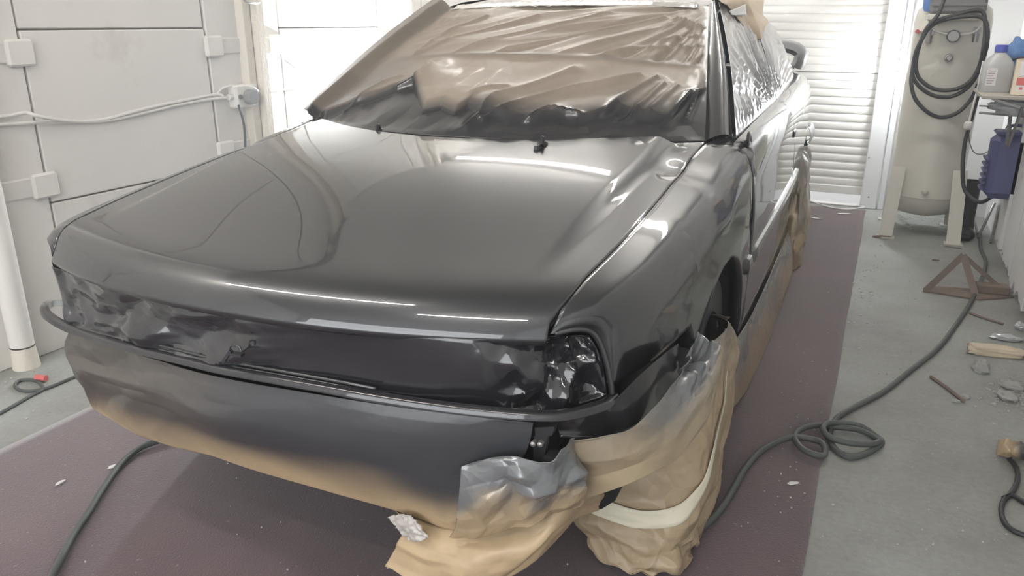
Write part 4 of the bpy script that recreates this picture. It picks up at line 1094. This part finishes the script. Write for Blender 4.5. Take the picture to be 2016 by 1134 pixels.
def work_lamp(p, nrm, label, bulb):
    p = np.asarray(p, float); nrm = np.asarray(nrm, float)
    t = empty('work_lamp', label, 'lamp', tuple(p), 0, 'bright work lamps')
    B().cyl(nrm * 0, nrm * .03, .05, .045, n=18).obj('base', GREYPL, t)
    B().cyl(nrm * .03, nrm * .07, .022, n=14).obj('socket', GREYPL, t)
    b = B(); c0 = nrm * .10
    pr = [(.038 * math.sin(a), -.038 * math.cos(a)) for a in np.linspace(0, math.pi, 12)]
    b.lathe(c0, pr, 16); b.obj('bulb', bulb, t)
work_lamp(wx(668, 148, XL), (1, 0, 0), 'glaring white lamp on the left wall behind the windscreen', BULB)
work_lamp(wy(1757, 128, YB - .05), (0, -1, 0), 'added glaring white lamp making the light pool on the trim between shutter and tank', BULB2)  # lamp added here to make the pool of light on the trim

# ------------------------------------------------------------------ left wall wiring
def wall_cable(pts, r, label, off=.018):
    P = [wx(u, v, XL + o_) for u, v, o_ in pts]
    return tag(B().tube(P, r, 8, 5).obj('cable', WHITEPL), label, 'cable')
wall_cable([(-30, 230, .016), (10, 229, .02), (50, 222, .03), (72, 228, .05), (110, 235, .03), (160, 239, .014), (210, 234, .014), (260, 220, .02), (320, 206, .016), (380, 194, .014), (425, 186, .02), (440, 190, .03)], .007, 'upper white cable clipped along the left wall, ending at the socket')
wall_cable([(-30, 247, .012), (20, 244, .012), (70, 241, .02), (130, 240, .012), (200, 238, .012), (260, 228, .012), (330, 211, .012), (400, 197, .012), (445, 192, .03)], .007, 'lower white cable clipped along the left wall')
wall_cable([(500, 186, .03), (520, 184, .02), (545, 178, .03), (575, 174, .02), (600, 172, .02), (640, 165, .04)], .007, 'white cable running from the wall socket to the bright lamp')
wall_cable([(428, 186, .02), (436, 175, .024), (455, 169, .03), (480, 170, .03), (498, 172, .09), (508, 180, .09)], .006, 'short white cable looping over the wall socket')
p = wx(470, 188, XL)
so = empty('wall_socket', 'grey white wall socket box on the post with a dark plug', 'socket', tuple(p))
B().box(0, .06, -.075, .075, -.055, .055, .008).obj('box', WHITEPL, so, smooth=False)
B().cyl((.06, 0, -.005), (.10, 0, -.005), .036, .034, n=18).obj('plug', GREYPL, so)
B().cyl((.058, -.055, 0), (.066, -.055, 0), .012, n=12).obj('screw', STEEL, so)
B().cyl((.058, .055, 0), (.066, .055, 0), .012, n=12).obj('screw', STEEL, so)
for s in (-1, 1): B().cyl((.03, s * .07, 0), (.03, s * .10, 0), .014, n=12).obj('gland', WHITEPL, so)
P = [wx(470, 208, XL + .10), wx(478, 235, XL + .06), wx(482, 262, XL + .05), wx(483, 290, XL + .04), wx(486, 340, XL + .04), wx(490, 420, XL + .04)]
tag(B().tube(P, .006, 8, 5).obj('hanging_cable', HOSEG), 'dark cord hanging down from the wall socket plug', 'cable')
P = [wx(478, -6, XL + .06), wx(484, 3, XL + .09), wx(500, 6, XL + .09), wx(512, 4, XL + .08), wx(514, -4, XL + .06)]
tag(B().tube(P, .005, 8, 6).obj('wall_hook', STEEL), 'small bent wire hook on the wall post at the top', 'hook')
P = [wx(560, 118, XL + .006), wx(572, 127, XL + .02), wx(580, 134, XL + .03)]
tag(B().tube(P, .003, 6, 3).obj('nail', RUST), 'thin rusty nail sticking out of the left wall', 'nail')

# ------------------------------------------------------------------ air tank by the far wall
TX, TY = .287, 5.50
tk = empty('air_tank', 'tall cream upright compressor tank on legs by the corner', 'tank', (TX, TY, 0))
prof = [(0.0, .105), (.08, .11), (.15, .13), (.19, .165), (.205, .22), (.205, .235), (.208, .24), (.205, .245), (.205, 1.20), (.208, 1.205), (.205, 1.21), (.205, 1.27), (.192, 1.325), (.15, 1.365), (.08, 1.385), (0, 1.39)]
B().lathe((0, 0, 0), prof, 48).obj('vessel', TANK, tk, auto=60)
for sx, sy in ((-1, -1), (1, -1), (-1, 1), (1, 1)):
    a = (sx * .165, sy * .15 - .03, .42); b = (sx * .185, sy * .20 - .10 * (sy < 0), .0)
    B().bar(b, a, .075 if sy < 0 else .06, .014, up=(0, 1, 0)).obj('leg', TANK, tk, smooth=False)
    B().box(b[0] - .05, b[0] + .05, b[1] - .035, b[1] + .035, 0, .008, .002).obj('foot', TANK, tk, smooth=False)
fy = -.2
def onfront(u, v):
    p = wy(u, v, TY - .2); return np.array([p[0] - TX, -math.sqrt(max(.205 ** 2 - (p[0] - TX) ** 2, .0001)), p[2]])
p = onfront(1876, 71)
B().cyl(p + [0, .01, 0], p + [0, -.05, 0], .034, .034, n=20).obj('pressure_gauge', BLKPLAST, tk); pg_ = tk.children[-1] if 0 else bpy.data.objects['pressure_gauge']
B().cyl(p + [0, -.05, 0], p + [0, -.053, 0], .028, n=20).obj('gauge_face', STEEL, pg_)
p = onfront(1868, 114)
B().lathe(p, [(.0, -.03), (.012, -.03), (.014, -.02), (.022, -.018), (.024, .004)], 16, 'y').obj('port', STEEL, tk)
p = onfront(1821, 377)
B().lathe(p, [(.0, -.02), (.010, -.02), (.012, -.012), (.02, -.01), (.022, .004)], 16, 'y').obj('port', TANK, tk)
for u, v in ((1829, 74), (1922, 72)):
    p = onfront(u, v)
    B().cyl(p + [0, .02, .03], p + [0, -.02, .03], .022, n=14).obj('valve', STEEL, tk)
    B().cyl(p + [0, -.005, .05], p + [0, -.005, -.03], .018, n=14).obj('valve', STEEL, tk)
p = wy(1806, 62, TY - .12); B().cyl((p[0] - TX, -.10, p[2]), (p[0] - TX, -.15, p[2]), .012, n=12).obj('red_knob', REDKN, tk)
# compressor motor block on top
mt = empty('compressor_motor', 'dark grey motor box bolted on top of the air tank', 'motor', (TX, TY, 1.30))
B().box(-.14, .14, -.28, .02, .0, .30, .015).obj('casing', GREYMET, mt, smooth=False)
B().box(-.15, .15, -.30, -.18, -.035, .0, .006).obj('tray', TANK, mt, smooth=False)
for i in range(6): B().box(-.135, .135, -.287, -.278, .04 + i * .04, .055 + i * .04, .002).obj('fin', GREYMET, mt, smooth=False)
p = wy(1833, 5, TY - .16)
fb = empty('filter_bowl', 'blue filter bowl at the left of the motor box', 'filter', tuple(p))
B().lathe((0, 0, 0), [(0, -.05), (.03, -.048), (.04, -.03), (.042, .06), (.0, .06)], 18).obj('bowl', mat('blue_bowl', (.12, .24, .52), rough=.4), fb)
B().cyl((0, 0, .06), (0, 0, .12), .048, n=18).obj('cap', GREYPL, fb)
# black hose hung in loops
def hose_loops():
    pts = []
    def q(u, v, y): return wy(u, v, y)
    Yh = TY - .235
    seq = [(1858, 0), (1846, 30), (1822, 60), (1806, 105), (1804, 140), (1815, 160), (1842, 176), (1880, 176), (1910, 160), (1928, 130), (1936, 95), (1940, 50), (1930, 20), (1880, 30), (1838, 45), (1814, 80), (1800, 120), (1797, 150), (1815, 175), (1845, 190), (1880, 188), (1912, 165), (1932, 125), (1944, 80), (1936, 36), (1885, 34), (1835, 50), (1806, 95), (1796, 140), (1794, 165), (1802, 195), (1825, 220), (1852, 231), (1885, 222), (1912, 195), (1926, 165)]
    for i, (u, v) in enumerate(seq):
        pts.append(q(u, v, Yh - .02 - .05 * math.sin(i * .9) * .3 - (.02 if v > 100 else .08)))
    o = B().tube(pts, .011, 10, 6).obj('black_hose', HOSEB)
    tag(o, 'black rubber air hose hung in loops over the cream tank', 'hose')
    P = [wy(u, v, TY - .24) for u, v in ((1828, 30), (1831, 48), (1845, 62), (1877, 68), (1915, 64), (1932, 48), (1936, 30))]
    o = B().tube(P, .005, 8, 6).obj('wire_loop', WHITEPL); tag(o, 'pale wire looped in front of the tank top', 'wire')
    P = [wy(u, v, y) for u, v, y in ((1800, 130, 5.35), (1790, 190, 5.55), (1778, 250, 5.7), (1769, 300, 5.8), (1764, 330, 5.9))]
    o = B().tube(P, .011, 10, 6).obj('hanging_hose', HOSEB); tag(o, 'dark hose running down the left flank of the tank', 'hose')
    P = [wy(u, v, y) for u, v, y in ((1925, 190, 5.2), (1908, 250, 5.25), (1900, 280, 5.25), (1895, 330, 5.2), (1898, 370, 5.15), (1912, 390, 5.1), (1932, 398, 5.05), (1952, 388, 5.0))]
    o = B().tube(P, .011, 10, 6).obj('drooping_hose', HOSEB); tag(o, 'dark hose drooping from the tank to the blue canister', 'hose')
    P = [wy(u, v, y) for u, v, y in ((1907, 255, 5.2), (1909, 280, 5.2), (1918, 300, 5.2), (1935, 303, 5.2), (1955, 290, 5.2), (1972, 266, 5.2), (1990, 236, 5.15))]
    o = B().tube(P, .003, 6, 6).obj('thin_wire', HOSEG); tag(o, 'thin dark wire sagging below the shelf', 'wire')
    P = [wy(u, v, 5.17) for u, v in ((1936, 120), (1926, 170), (1914, 215), (1908, 240))]
    o = B().tube(P, .006, 8, 6).obj('white_lead', WHITEPL); tag(o, 'white lead hanging to the pale switch beside the tank', 'cable')
    p = wy(1906, 247, 5.17)
    o = B().box(p[0] - .022, p[0] + .022, p[1] - .015, p[1] + .015, p[2] - .024, p[2] + .024, .01).obj('pendant_switch', WHITEPL, auto=60); tag(o, 'small white pendant switch hanging beside the tank', 'switch')
hose_loops()
p = wy(1789, 192, YB - .01)
ps = empty('power_strip', 'narrow white socket strip on the wall left of the tank', 'socket', tuple(p))
B().box(-.032, .032, -.03, 0, -.16, .13, .005).obj('body', WHITEPL, ps, smooth=False)
for z in (-.11, -.10): B().box(-.012 if z < -.105 else .008, -.006 if z < -.105 else .014, -.033, -.029, z - .01, z + .004).obj('slot', BLACK, ps, smooth=False)
B().cyl((-.004, -.029, -.07), (-.004, -.033, -.07), .005, n=8).obj('slot', BLACK, ps)
# dark box behind the right leg
p = wz(1890, 470)
bt_ = empty('rubber_boot', 'black rubber boot standing behind the right tank leg', 'boot', (p[0] + .02, p[1] + .1, 0))
B().lathe((0, .02, 0), [(0, .0), (.055, .0), (.055, .06), (.05, .10), (.05, .28), (.055, .34), (.047, .34), (.04, .12)], 18).obj('shaft', HOSEB, bt_)
B().box(-.05, .05, -.17, .03, 0, .07, .025).obj('toe', HOSEB, bt_)

# ------------------------------------------------------------------ shelf corner
sz = .915
sf = empty('shelf', 'dusty board shelf on the right wall', 'shelf', (0, 0, 0))
B().box(.42, XR, 4.55, 5.05, sz - .018, sz, .004).obj('board', mat('shelf_board', (.42, .40, .36), rough=.8, var=.2), sf, smooth=False)
B().bar((XR, 4.62, sz - .09), (.47, 4.62, sz - .02), .02, .012).obj('bracket', STEEL, sf, smooth=False)
for v, r in ((208, .004), (222, .006)):
    a = wy(1928, v, 4.75); b = a.copy(); b[0] = XR; b[1] -= .12
    B().cyl(a, b, r, n=8).obj('rail', STEEL, sf)
a = wy(1992, 208, 4.7); B().cyl(a, wy(1982, 285, 4.75), .009, n=10).obj('stay', STEEL, sf)
a = wy(2012, 212, 4.6); B().cyl(a, wy(1985, 288, 4.7), .007, n=10).obj('stay', STEEL, sf)
def bottle():
    p = wy(1958, 172, 4.78); bx, by = p[0], 4.80
    t = empty('plastic_bottle', 'cloudy white plastic bottle with a blue cap on the shelf', 'bottle', (bx, by, sz), .15)
    def ring(w, d, z, r=.35, n=24):
        return [(w * np.sign(math.cos(a)) * abs(math.cos(a)) ** r, d * np.sign(math.sin(a)) * abs(math.sin(a)) ** r, z) for a in np.linspace(0, 2 * math.pi, n + 1)[:-1]]
    rows = [ring(.062, .05, .0), ring(.066, .054, .008), ring(.066, .054, .13), ring(.062, .05, .145, .45), ring(.045, .038, .172, .7), ring(.028, .028, .19, 1), ring(.026, .026, .195, 1)]
    P = np.array(rows).swapaxes(0, 1); P = np.array(P)
    o = sheet('body', P, BOTTLE, t, closed=True)
    B().lathe((0, 0, 0), [(.0, .232), (.026, .232), (.029, .226), (.029, .196), (.024, .194)], 20).obj('cap', BLUECAP, t)
    B().box(-.058, -.012, -.0565, -.0552, .035, .12).obj('label', LABELW, t, smooth=False); lb = bpy.data.objects['label']
    for i in range(6): B().box(-.054, -.018 - .005 * (i % 3), -.0572, -.0566, .105 - i * .012, .109 - i * .012).obj('print_line', INK, lb, smooth=False)
bottle()
def carton():
    t = empty('carton', 'tan box with a white and red label beside the bottle on the shelf', 'box', (.60, 4.62, sz), -.25)
    B().box(-.055, .09, -.035, .11, 0, .17, .003).obj('body', CARD, t, smooth=False)
    B().box(-.05, .09, -.0375, -.0352, .004, .166).obj('front_label', CREAM, t, smooth=False); fl_ = bpy.data.objects['front_label']
    B().box(-.03, .09, -.0385, -.0376, .09, .16).obj('white_panel', LABELW, fl_, smooth=False)
    B().box(-.035, .09, -.0387, -.0376, .05, .085).obj('red_panel', REDP, fl_, smooth=False)
    B().box(-.033, .09, -.0387, -.0376, .022, .047).obj('white_panel', LABELW, fl_, smooth=False)
    for i in range(2): B().box(-.02 + i * .03, -.005 + i * .03, -.0392, -.0388, .028, .041).obj('print_mark', REDP, fl_, smooth=False)
    B().tube([(x, -.0389, .089 + .012 * math.sin((x + .03) / .12 * 3.1)) for x in np.linspace(-.03, .09, 6)], .0015, 6, 3).obj('print_line', INK, fl_)
    for z in (.055, .115): B().box(-.0565, -.0548, .02, .028, z, z + .014).obj('slot', BLACK, t, smooth=False)
    B().lathe((.0, .03, .17), [(.02, 0), (.018, .012), (.012, .02), (.0, .022)], 14).obj('spout', WHITEPL, t)
    B().box(-.004, .008, .02, .032, .19, .21, .003).obj('spout', WHITEPL, t, smooth=False)
carton()
def rag(name, c, s, m, label, cat, seed):
    n = 26
    th = np.linspace(0, math.pi, n)[:, None]; ph = np.linspace(0, 2 * math.pi, n + 1)[None, :-1]
    r = 1 + .45 * fbm(np.cos(ph) * np.sin(th) * 2 + 4, np.sin(ph) * np.sin(th) * 2 + np.cos(th) * 2, seed, 3)
    P = np.stack([np.sin(th) * np.cos(ph) * r * s[0], np.sin(th) * np.sin(ph) * r * s[1], np.maximum(np.cos(th) * r, -.98) * s[2] + s[2]], -1).swapaxes(0, 1)
    o = sheet(name, P, m, closed=True); o.location = c; return tag(o, label, cat)
rag('blue_cloth', (.60, 4.92, sz + .01), (.08, .06, .125), BLUECL, 'crumpled blue cloth heaped behind the bottle on the shelf', 'cloth', 3)
rag('yellow_cloth', (.535, 5.0, sz + .12), (.035, .03, .04), YELL, 'small dull yellow rag beside the blue cloth', 'cloth', 5)
rag('plastic_bag', (.57, 4.72, sz - .11), (.10, .06, .045), CLEARPL, 'greyish clear plastic bag stuffed beneath the shelf', 'bag', 11)
p = wy(1978, 122, 4.85)
o = B().tube([p, p + [.03, -.01, .012], p + [.10, -.03, .03]], [.008, .005, .007], 8, 4).obj('black_nozzle', HOSEB); tag(o, 'thin black nozzle sticking out above the blue cloth', 'nozzle')
def canister():
    t = empty('blue_canister', 'dark blue ribbed plastic canister hanging under the shelf', 'canister', (.63, 4.88, .0))
    b = B(); b.box(-.10, .075, -.08, .08, .36, .70, .035); b.obj('body', BLUEP, t, smooth=False)
    for i in range(6): B().box(-.118, -.095, -.06, .06, .40 + i * .032, .416 + i * .032, .004).obj('rib', BLUEP, t, smooth=False)
    B().box(-.09, .07, -.075, .075, .695, .715, .008).obj('lid', BLUEP, t, smooth=False)
    B().tube([(-.03, 0, .71), (-.02, 0, .74), (.03, 0, .74), (.04, 0, .71)], .008, 8, 5).obj('handle', BLUEP, t)
canister()
# thin rods leaning in the corner
for k, (a, b, lab) in enumerate((((1958, 400), (1925, 470), 'thin steel rod leaning in the corner nearest the boot'), ((1968, 405), (1950, 480), 'thin steel rod leaning in the corner below the canister'), ((1912, 415), (1925, 462), 'short dark rod leaning behind the boot'))):
    A_ = wz(*b); T_ = wy(*a, A_[1] + .18)
    tag(B().cyl(A_ + [0, 0, .006], T_, .008, n=8).obj('steel_rod', STEEL), lab, 'rod')

# ------------------------------------------------------------------ floor things
def floor_hose(px, r, name, m, label, cat, lift=None, z0=None, per=6):
    P = []
    for i, (u, v) in enumerate(px):
        q = wz(u, v); onrug = -2.33 < q[0] < -.03
        q[2] = r + (.0105 if onrug else 0) + (lift[i] if lift else 0); P.append(q)
    return tag(B().tube(P, r, 10, per).obj(name, m), label, cat)
coil = [(1930, 462), (1930, 492), (1940, 525), (1915, 590), (1880, 645), (1845, 690), (1790, 735), (1740, 775), (1690, 802), (1655, 822), (1640, 838), (1632, 862), (1642, 888), (1670, 905), (1700, 900), (1722, 888), (1735, 876), (1725, 865), (1690, 853), (1655, 848), (1625, 855), (1618, 868), (1640, 880), (1690, 890), (1728, 884), (1690, 862), (1640, 850), (1600, 853), (1572, 862), (1563, 878), (1578, 900), (1605, 912), (1622, 905), (1618, 890), (1595, 880), (1555, 876), (1520, 885), (1490, 905), (1465, 935), (1448, 965), (1428, 1000), (1400, 1035), (1372, 1056), (1330, 1068)]
lift = [0] * len(coil)
for i in range(18, 26): lift[i] = .018
for i in range(26, 36): lift[i] = .008
floor_hose(coil, .0095, 'air_hose', HOSEG, 'grey air hose snaking over the concrete with a coil at the carpet edge', 'hose', lift)
floor_hose([(100, 1160), (125, 1110), (150, 1062), (178, 1020), (205, 975), (240, 925), (275, 895), (310, 880), (350, 868)], .0095, 'air_hose', HOSEG, 'grey air hose crossing the maroon carpet from under the front bumper', 'hose')
floor_hose([(-20, 828), (20, 806), (60, 783), (85, 768), (70, 752), (40, 752), (30, 764), (50, 773), (90, 768), (130, 752), (160, 740), (200, 728)], .006, 'floor_cable', HOSEG, 'dark cable with a loop on concrete by the left wall', 'cable')
p = wz(80, 752); o = B().cyl(p + [-.02, 0, .014], p + [.02, .01, .014], .012, n=10).obj('plug', REDP); tag(o, 'small red plug lying on the cable by the left wall', 'plug')
floor_hose([(1985, 905), (2000, 925), (2002, 950), (1990, 975), (1975, 990), (1970, 1010), (1978, 1035), (2000, 1052), (2040, 1065)], .007, 'floor_cable', HOSEB, 'black cable curling at the right edge below the torn paper', 'cable')
floor_hose([(1975, 985), (1992, 980), (2010, 990), (2040, 1010)], .007, 'floor_cable', HOSEB, 'short black cable end crossing the curl at the right edge', 'cable')
# thin pale cord lying along the back of the carpet
floor_hose([(1590, 398), (1625, 410), (1660, 416), (1690, 414), (1715, 405)], .005, 'pale_cord', WHITEPL, 'pale cord lying by the foot of the shutter', 'cord')
def blob(name, uv, size, m, label, cat, seed, n=14, flat=True, sq=2.0, rz=0, group=None):
    c = wz(*uv)
    th = np.linspace(.0, math.pi, n)[:, None]; ph = np.linspace(0, 2 * math.pi, n + 1)[None, :-1]
    def se(x, e): return np.sign(x) * np.abs(x) ** (2 / e)
    r = 1 + .28 * fbm(np.cos(ph) * np.sin(th) * 1.6 + seed, np.sin(ph) * np.sin(th) * 1.6 + np.cos(th) * 1.6, seed, 3)
    P = np.stack([se(np.sin(th), sq) * se(np.cos(ph), sq) * r * size[0], se(np.sin(th), sq) * se(np.sin(ph), sq) * r * size[1], np.maximum(np.cos(th) * r, -.6) * size[2] + .6 * size[2]], -1).swapaxes(0, 1)
    o = sheet(name, P, m, closed=True, smooth=not flat)
    rug = .0095 if -2.33 < c[0] < -.03 else .0005
    o.location = (c[0], c[1], rug); o.rotation_euler = (0, 0, rz)
    return tag(o, label, cat, group)
blob('foam_block', (1960, 698), (.10, .032, .022), FOAM, 'long cream foam chunk on the floor near the right wall', 'foam', 3, 20, False, 4, .12)
blob('rubble_stone', (1929, 730), (.032, .036, .03), STONE, 'grey angular stone lying in front of the foam chunk', 'stone', 5, 8, True, 2)
blob('crumpled_plastic', (1978, 668), (.062, .03, .014), CLEARPL, 'crumpled clear plastic scrap beyond the foam chunk', 'plastic scrap', 9, 18, True, 2)
blob('crumpled_plastic', (2008, 648), (.02, .03, .02), CLEARPL, 'small upright clear plastic scrap by the right wall', 'plastic scrap', 15, 12, True, 2)
blob('rubble_stone', (1982, 785), (.035, .03, .018), STONE, 'dusty grey stone among the grit, nearest the torn paper', 'stone', 17, 9, True, 2)
blob('rubble_stone', (1992, 765), (.04, .03, .016), STONE, 'flat grey stone at the back of the grit pile', 'stone', 21, 9, True, 2)
blob('grey_pebble', (1881, 792), (.016, .008, .008), STONE, 'pale pebble left of the thin rusty stick end', 'pebble', 23, 7, True, 2)
blob('grey_pebble', (1900, 784), (.018, .010, .009), STONE, 'pale pebble right of the thin rusty stick end', 'pebble', 27, 7, True, 2)
o = B().tube([wz(1832, 744) + [0, 0, .006], wz(1865, 768) + [0, 0, .008], wz(1897, 793) + [0, 0, .006]], .006, 6, 3).obj('rusty_stick', RUST); tag(o, 'thin rusty stick lying on the concrete', 'stick')
o = B().tube([wz(1908, 618) + [0, 0, .005], wz(1940, 630) + [0, 0, .007], wz(1975, 640) + [0, 0, .005]], .005, 6, 3).obj('rusty_stick', RUST); tag(o, 'thin rusty wire lying between stand and plastic scraps', 'stick')
# torn tan paper with a grey end at the right edge
P = cgrid(np.array([[wz(1966, 868, .03), wz(1985, 866, .05), wz(2010, 872, .03), wz(2030, 880, .02)], [wz(1962, 888, .02), wz(1985, 890, .05), wz(2010, 892, .04), wz(2030, 900, .02)], [wz(1965, 895, .012), wz(1990, 902, .012), wz(2010, 906, .012), wz(2030, 910, .012)]]), 20, 30)
a = np.linspace(0, 1, 20)[:, None]; b = np.linspace(0, 1, 30)[None, :]
P[..., 2] += .015 * crump(a * 2, b * 3, 161); P[..., 2] = np.maximum(P[..., 2], .004)
o = sheet('torn_paper', P, PAPER, spray=np.clip((b - .45) * 4, 0, 1) * np.ones((20, 30)), auto=40, thick=.001); tag(o, 'torn tan paper scrap with a grey end at the right edge', 'paper scrap')
# rusty folded stand on the concrete
def stand():
    c = wz(1893, 575); t = empty('rusty_stand', 'low rusty three-cornered steel stand on the concrete', 'stand', (c[0], c[1], 0), .1)
    ap = np.array([-.01, .06, .17]); L_ = np.array([-.17, -.06, .006]); R_ = np.array([.05, -.12, .006]); Q = np.array([.20, .0, .006])
    B().bar(L_, ap, .03, .006, (0, 1, 0)).obj('strut', RUST, t, smooth=False)
    B().bar(R_ + [0, .06, 0], ap, .03, .006, (0, 1, 0)).obj('strut', RUST, t, smooth=False)
    B().bar(Q, ap, .022, .006, (0, 1, 0)).obj('strut', RUST, t, smooth=False)
    B().prism([L_ * [1, 1, 0] + [-.01, 0, .001], R_ * [1, 1, 0] + [0, 0, .001], Q * [1, 1, 0] + [.02, -.02, .001], np.array([.18, .06, .001]), np.array([-.12, .03, .001])], (0, 0, .008)).obj('base_plate', RUST, t, smooth=False)
    B().box(.06, .20, -.02, .05, .009, .05, .004).obj('foot_block', RUST, t, smooth=False)
stand()
# paper and wood scraps round the tank, on the carpet and on the concrete
sc = [(1605, 433, 'white paper scrap on the carpet near the shutter', .04), (1660, 424, 'pale curved scrap at the back edge of the carpet', .05), (1560, 958, 'grey white scrap on the carpet beside the hose coil', .018), (344, 812, 'white flake on the carpet behind the left hose', .016), (225, 925, 'white flake on the carpet nearest the left hose', .018), (120, 957, 'small pale flake on the left part of the carpet', .016)]
for i, (u, v, lab, s) in enumerate(sc):
    blob('paper_scrap', (u, v), (s, s * .35, .004), CHIP, lab, 'paper scrap', 31 + i, 9, True, 2, .3 * i)
blob('wood_scrap', (1738, 468), (.06, .02, .008), RUST, 'dark scrap lying at the foot of the left tank leg', 'scrap', 51, 9, True, 3, .2)
blob('wood_scrap', (1842, 513), (.02, .007, .005), RUST, 'tiny dark chip on the concrete in front of the tank', 'scrap', 53, 8, True, 3, 0)
blob('wood_scrap', (1875, 488), (.05, .008, .004), RUST, 'thin dark strip by the foot of the right tank leg', 'scrap', 57, 8, True, 3, -.2)
# countless flakes and grit: one mass
def litter():
    b = B()
    def chip(x, y, s, z):
        n = random.choice((4, 5, 6)); a0 = random.uniform(0, 6.28)
        pts = [(x + s * random.uniform(.5, 1) * math.cos(a0 + k * 6.283 / n), y + s * random.uniform(.4, .9) * math.sin(a0 + k * 6.283 / n), z) for k in range(n)]
        b.prism(pts, (0, 0, random.uniform(.0015, .004)))
    for _ in range(130): chip(random.uniform(-2.25, -.1), random.uniform(.55, 1.6) if random.random() < .5 else random.uniform(.5, 4.5), random.uniform(.001, .0035), .0095)
    for _ in range(70): chip(random.uniform(-.2, -.05), random.uniform(1.6, 5.6), random.uniform(.0015, .004), .0095)
    for _ in range(260): chip(random.uniform(0, .68), random.uniform(1.5, 5.6), random.uniform(.001, .004), .0005)
    for _ in range(160):
        q = wz(random.gauss(1985, 25), random.gauss(770, 22)); chip(min(q[0], .68), q[1], random.uniform(.002, .007), .0005)
    for _ in range(90):
        chip(random.uniform(.05, .69), random.uniform(5.35, 5.95), random.uniform(.004, .016), .0005)
    for _ in range(40): chip(random.uniform(-.03, .06), random.uniform(3.2, 4.6), random.uniform(.003, .010), .0095)
    for _ in range(60): chip(random.uniform(-2.85, -2.4), random.uniform(1.2, 2.2), random.uniform(.002, .008), .0005)
    o = b.obj('debris', mat('grit', (.46, .45, .42), rough=.9, var=.3, vs=40), smooth=False); o['kind'] = 'stuff'
    tag(o, 'white flakes and grit scattered over carpet and concrete', 'debris', kind='stuff')
litter()
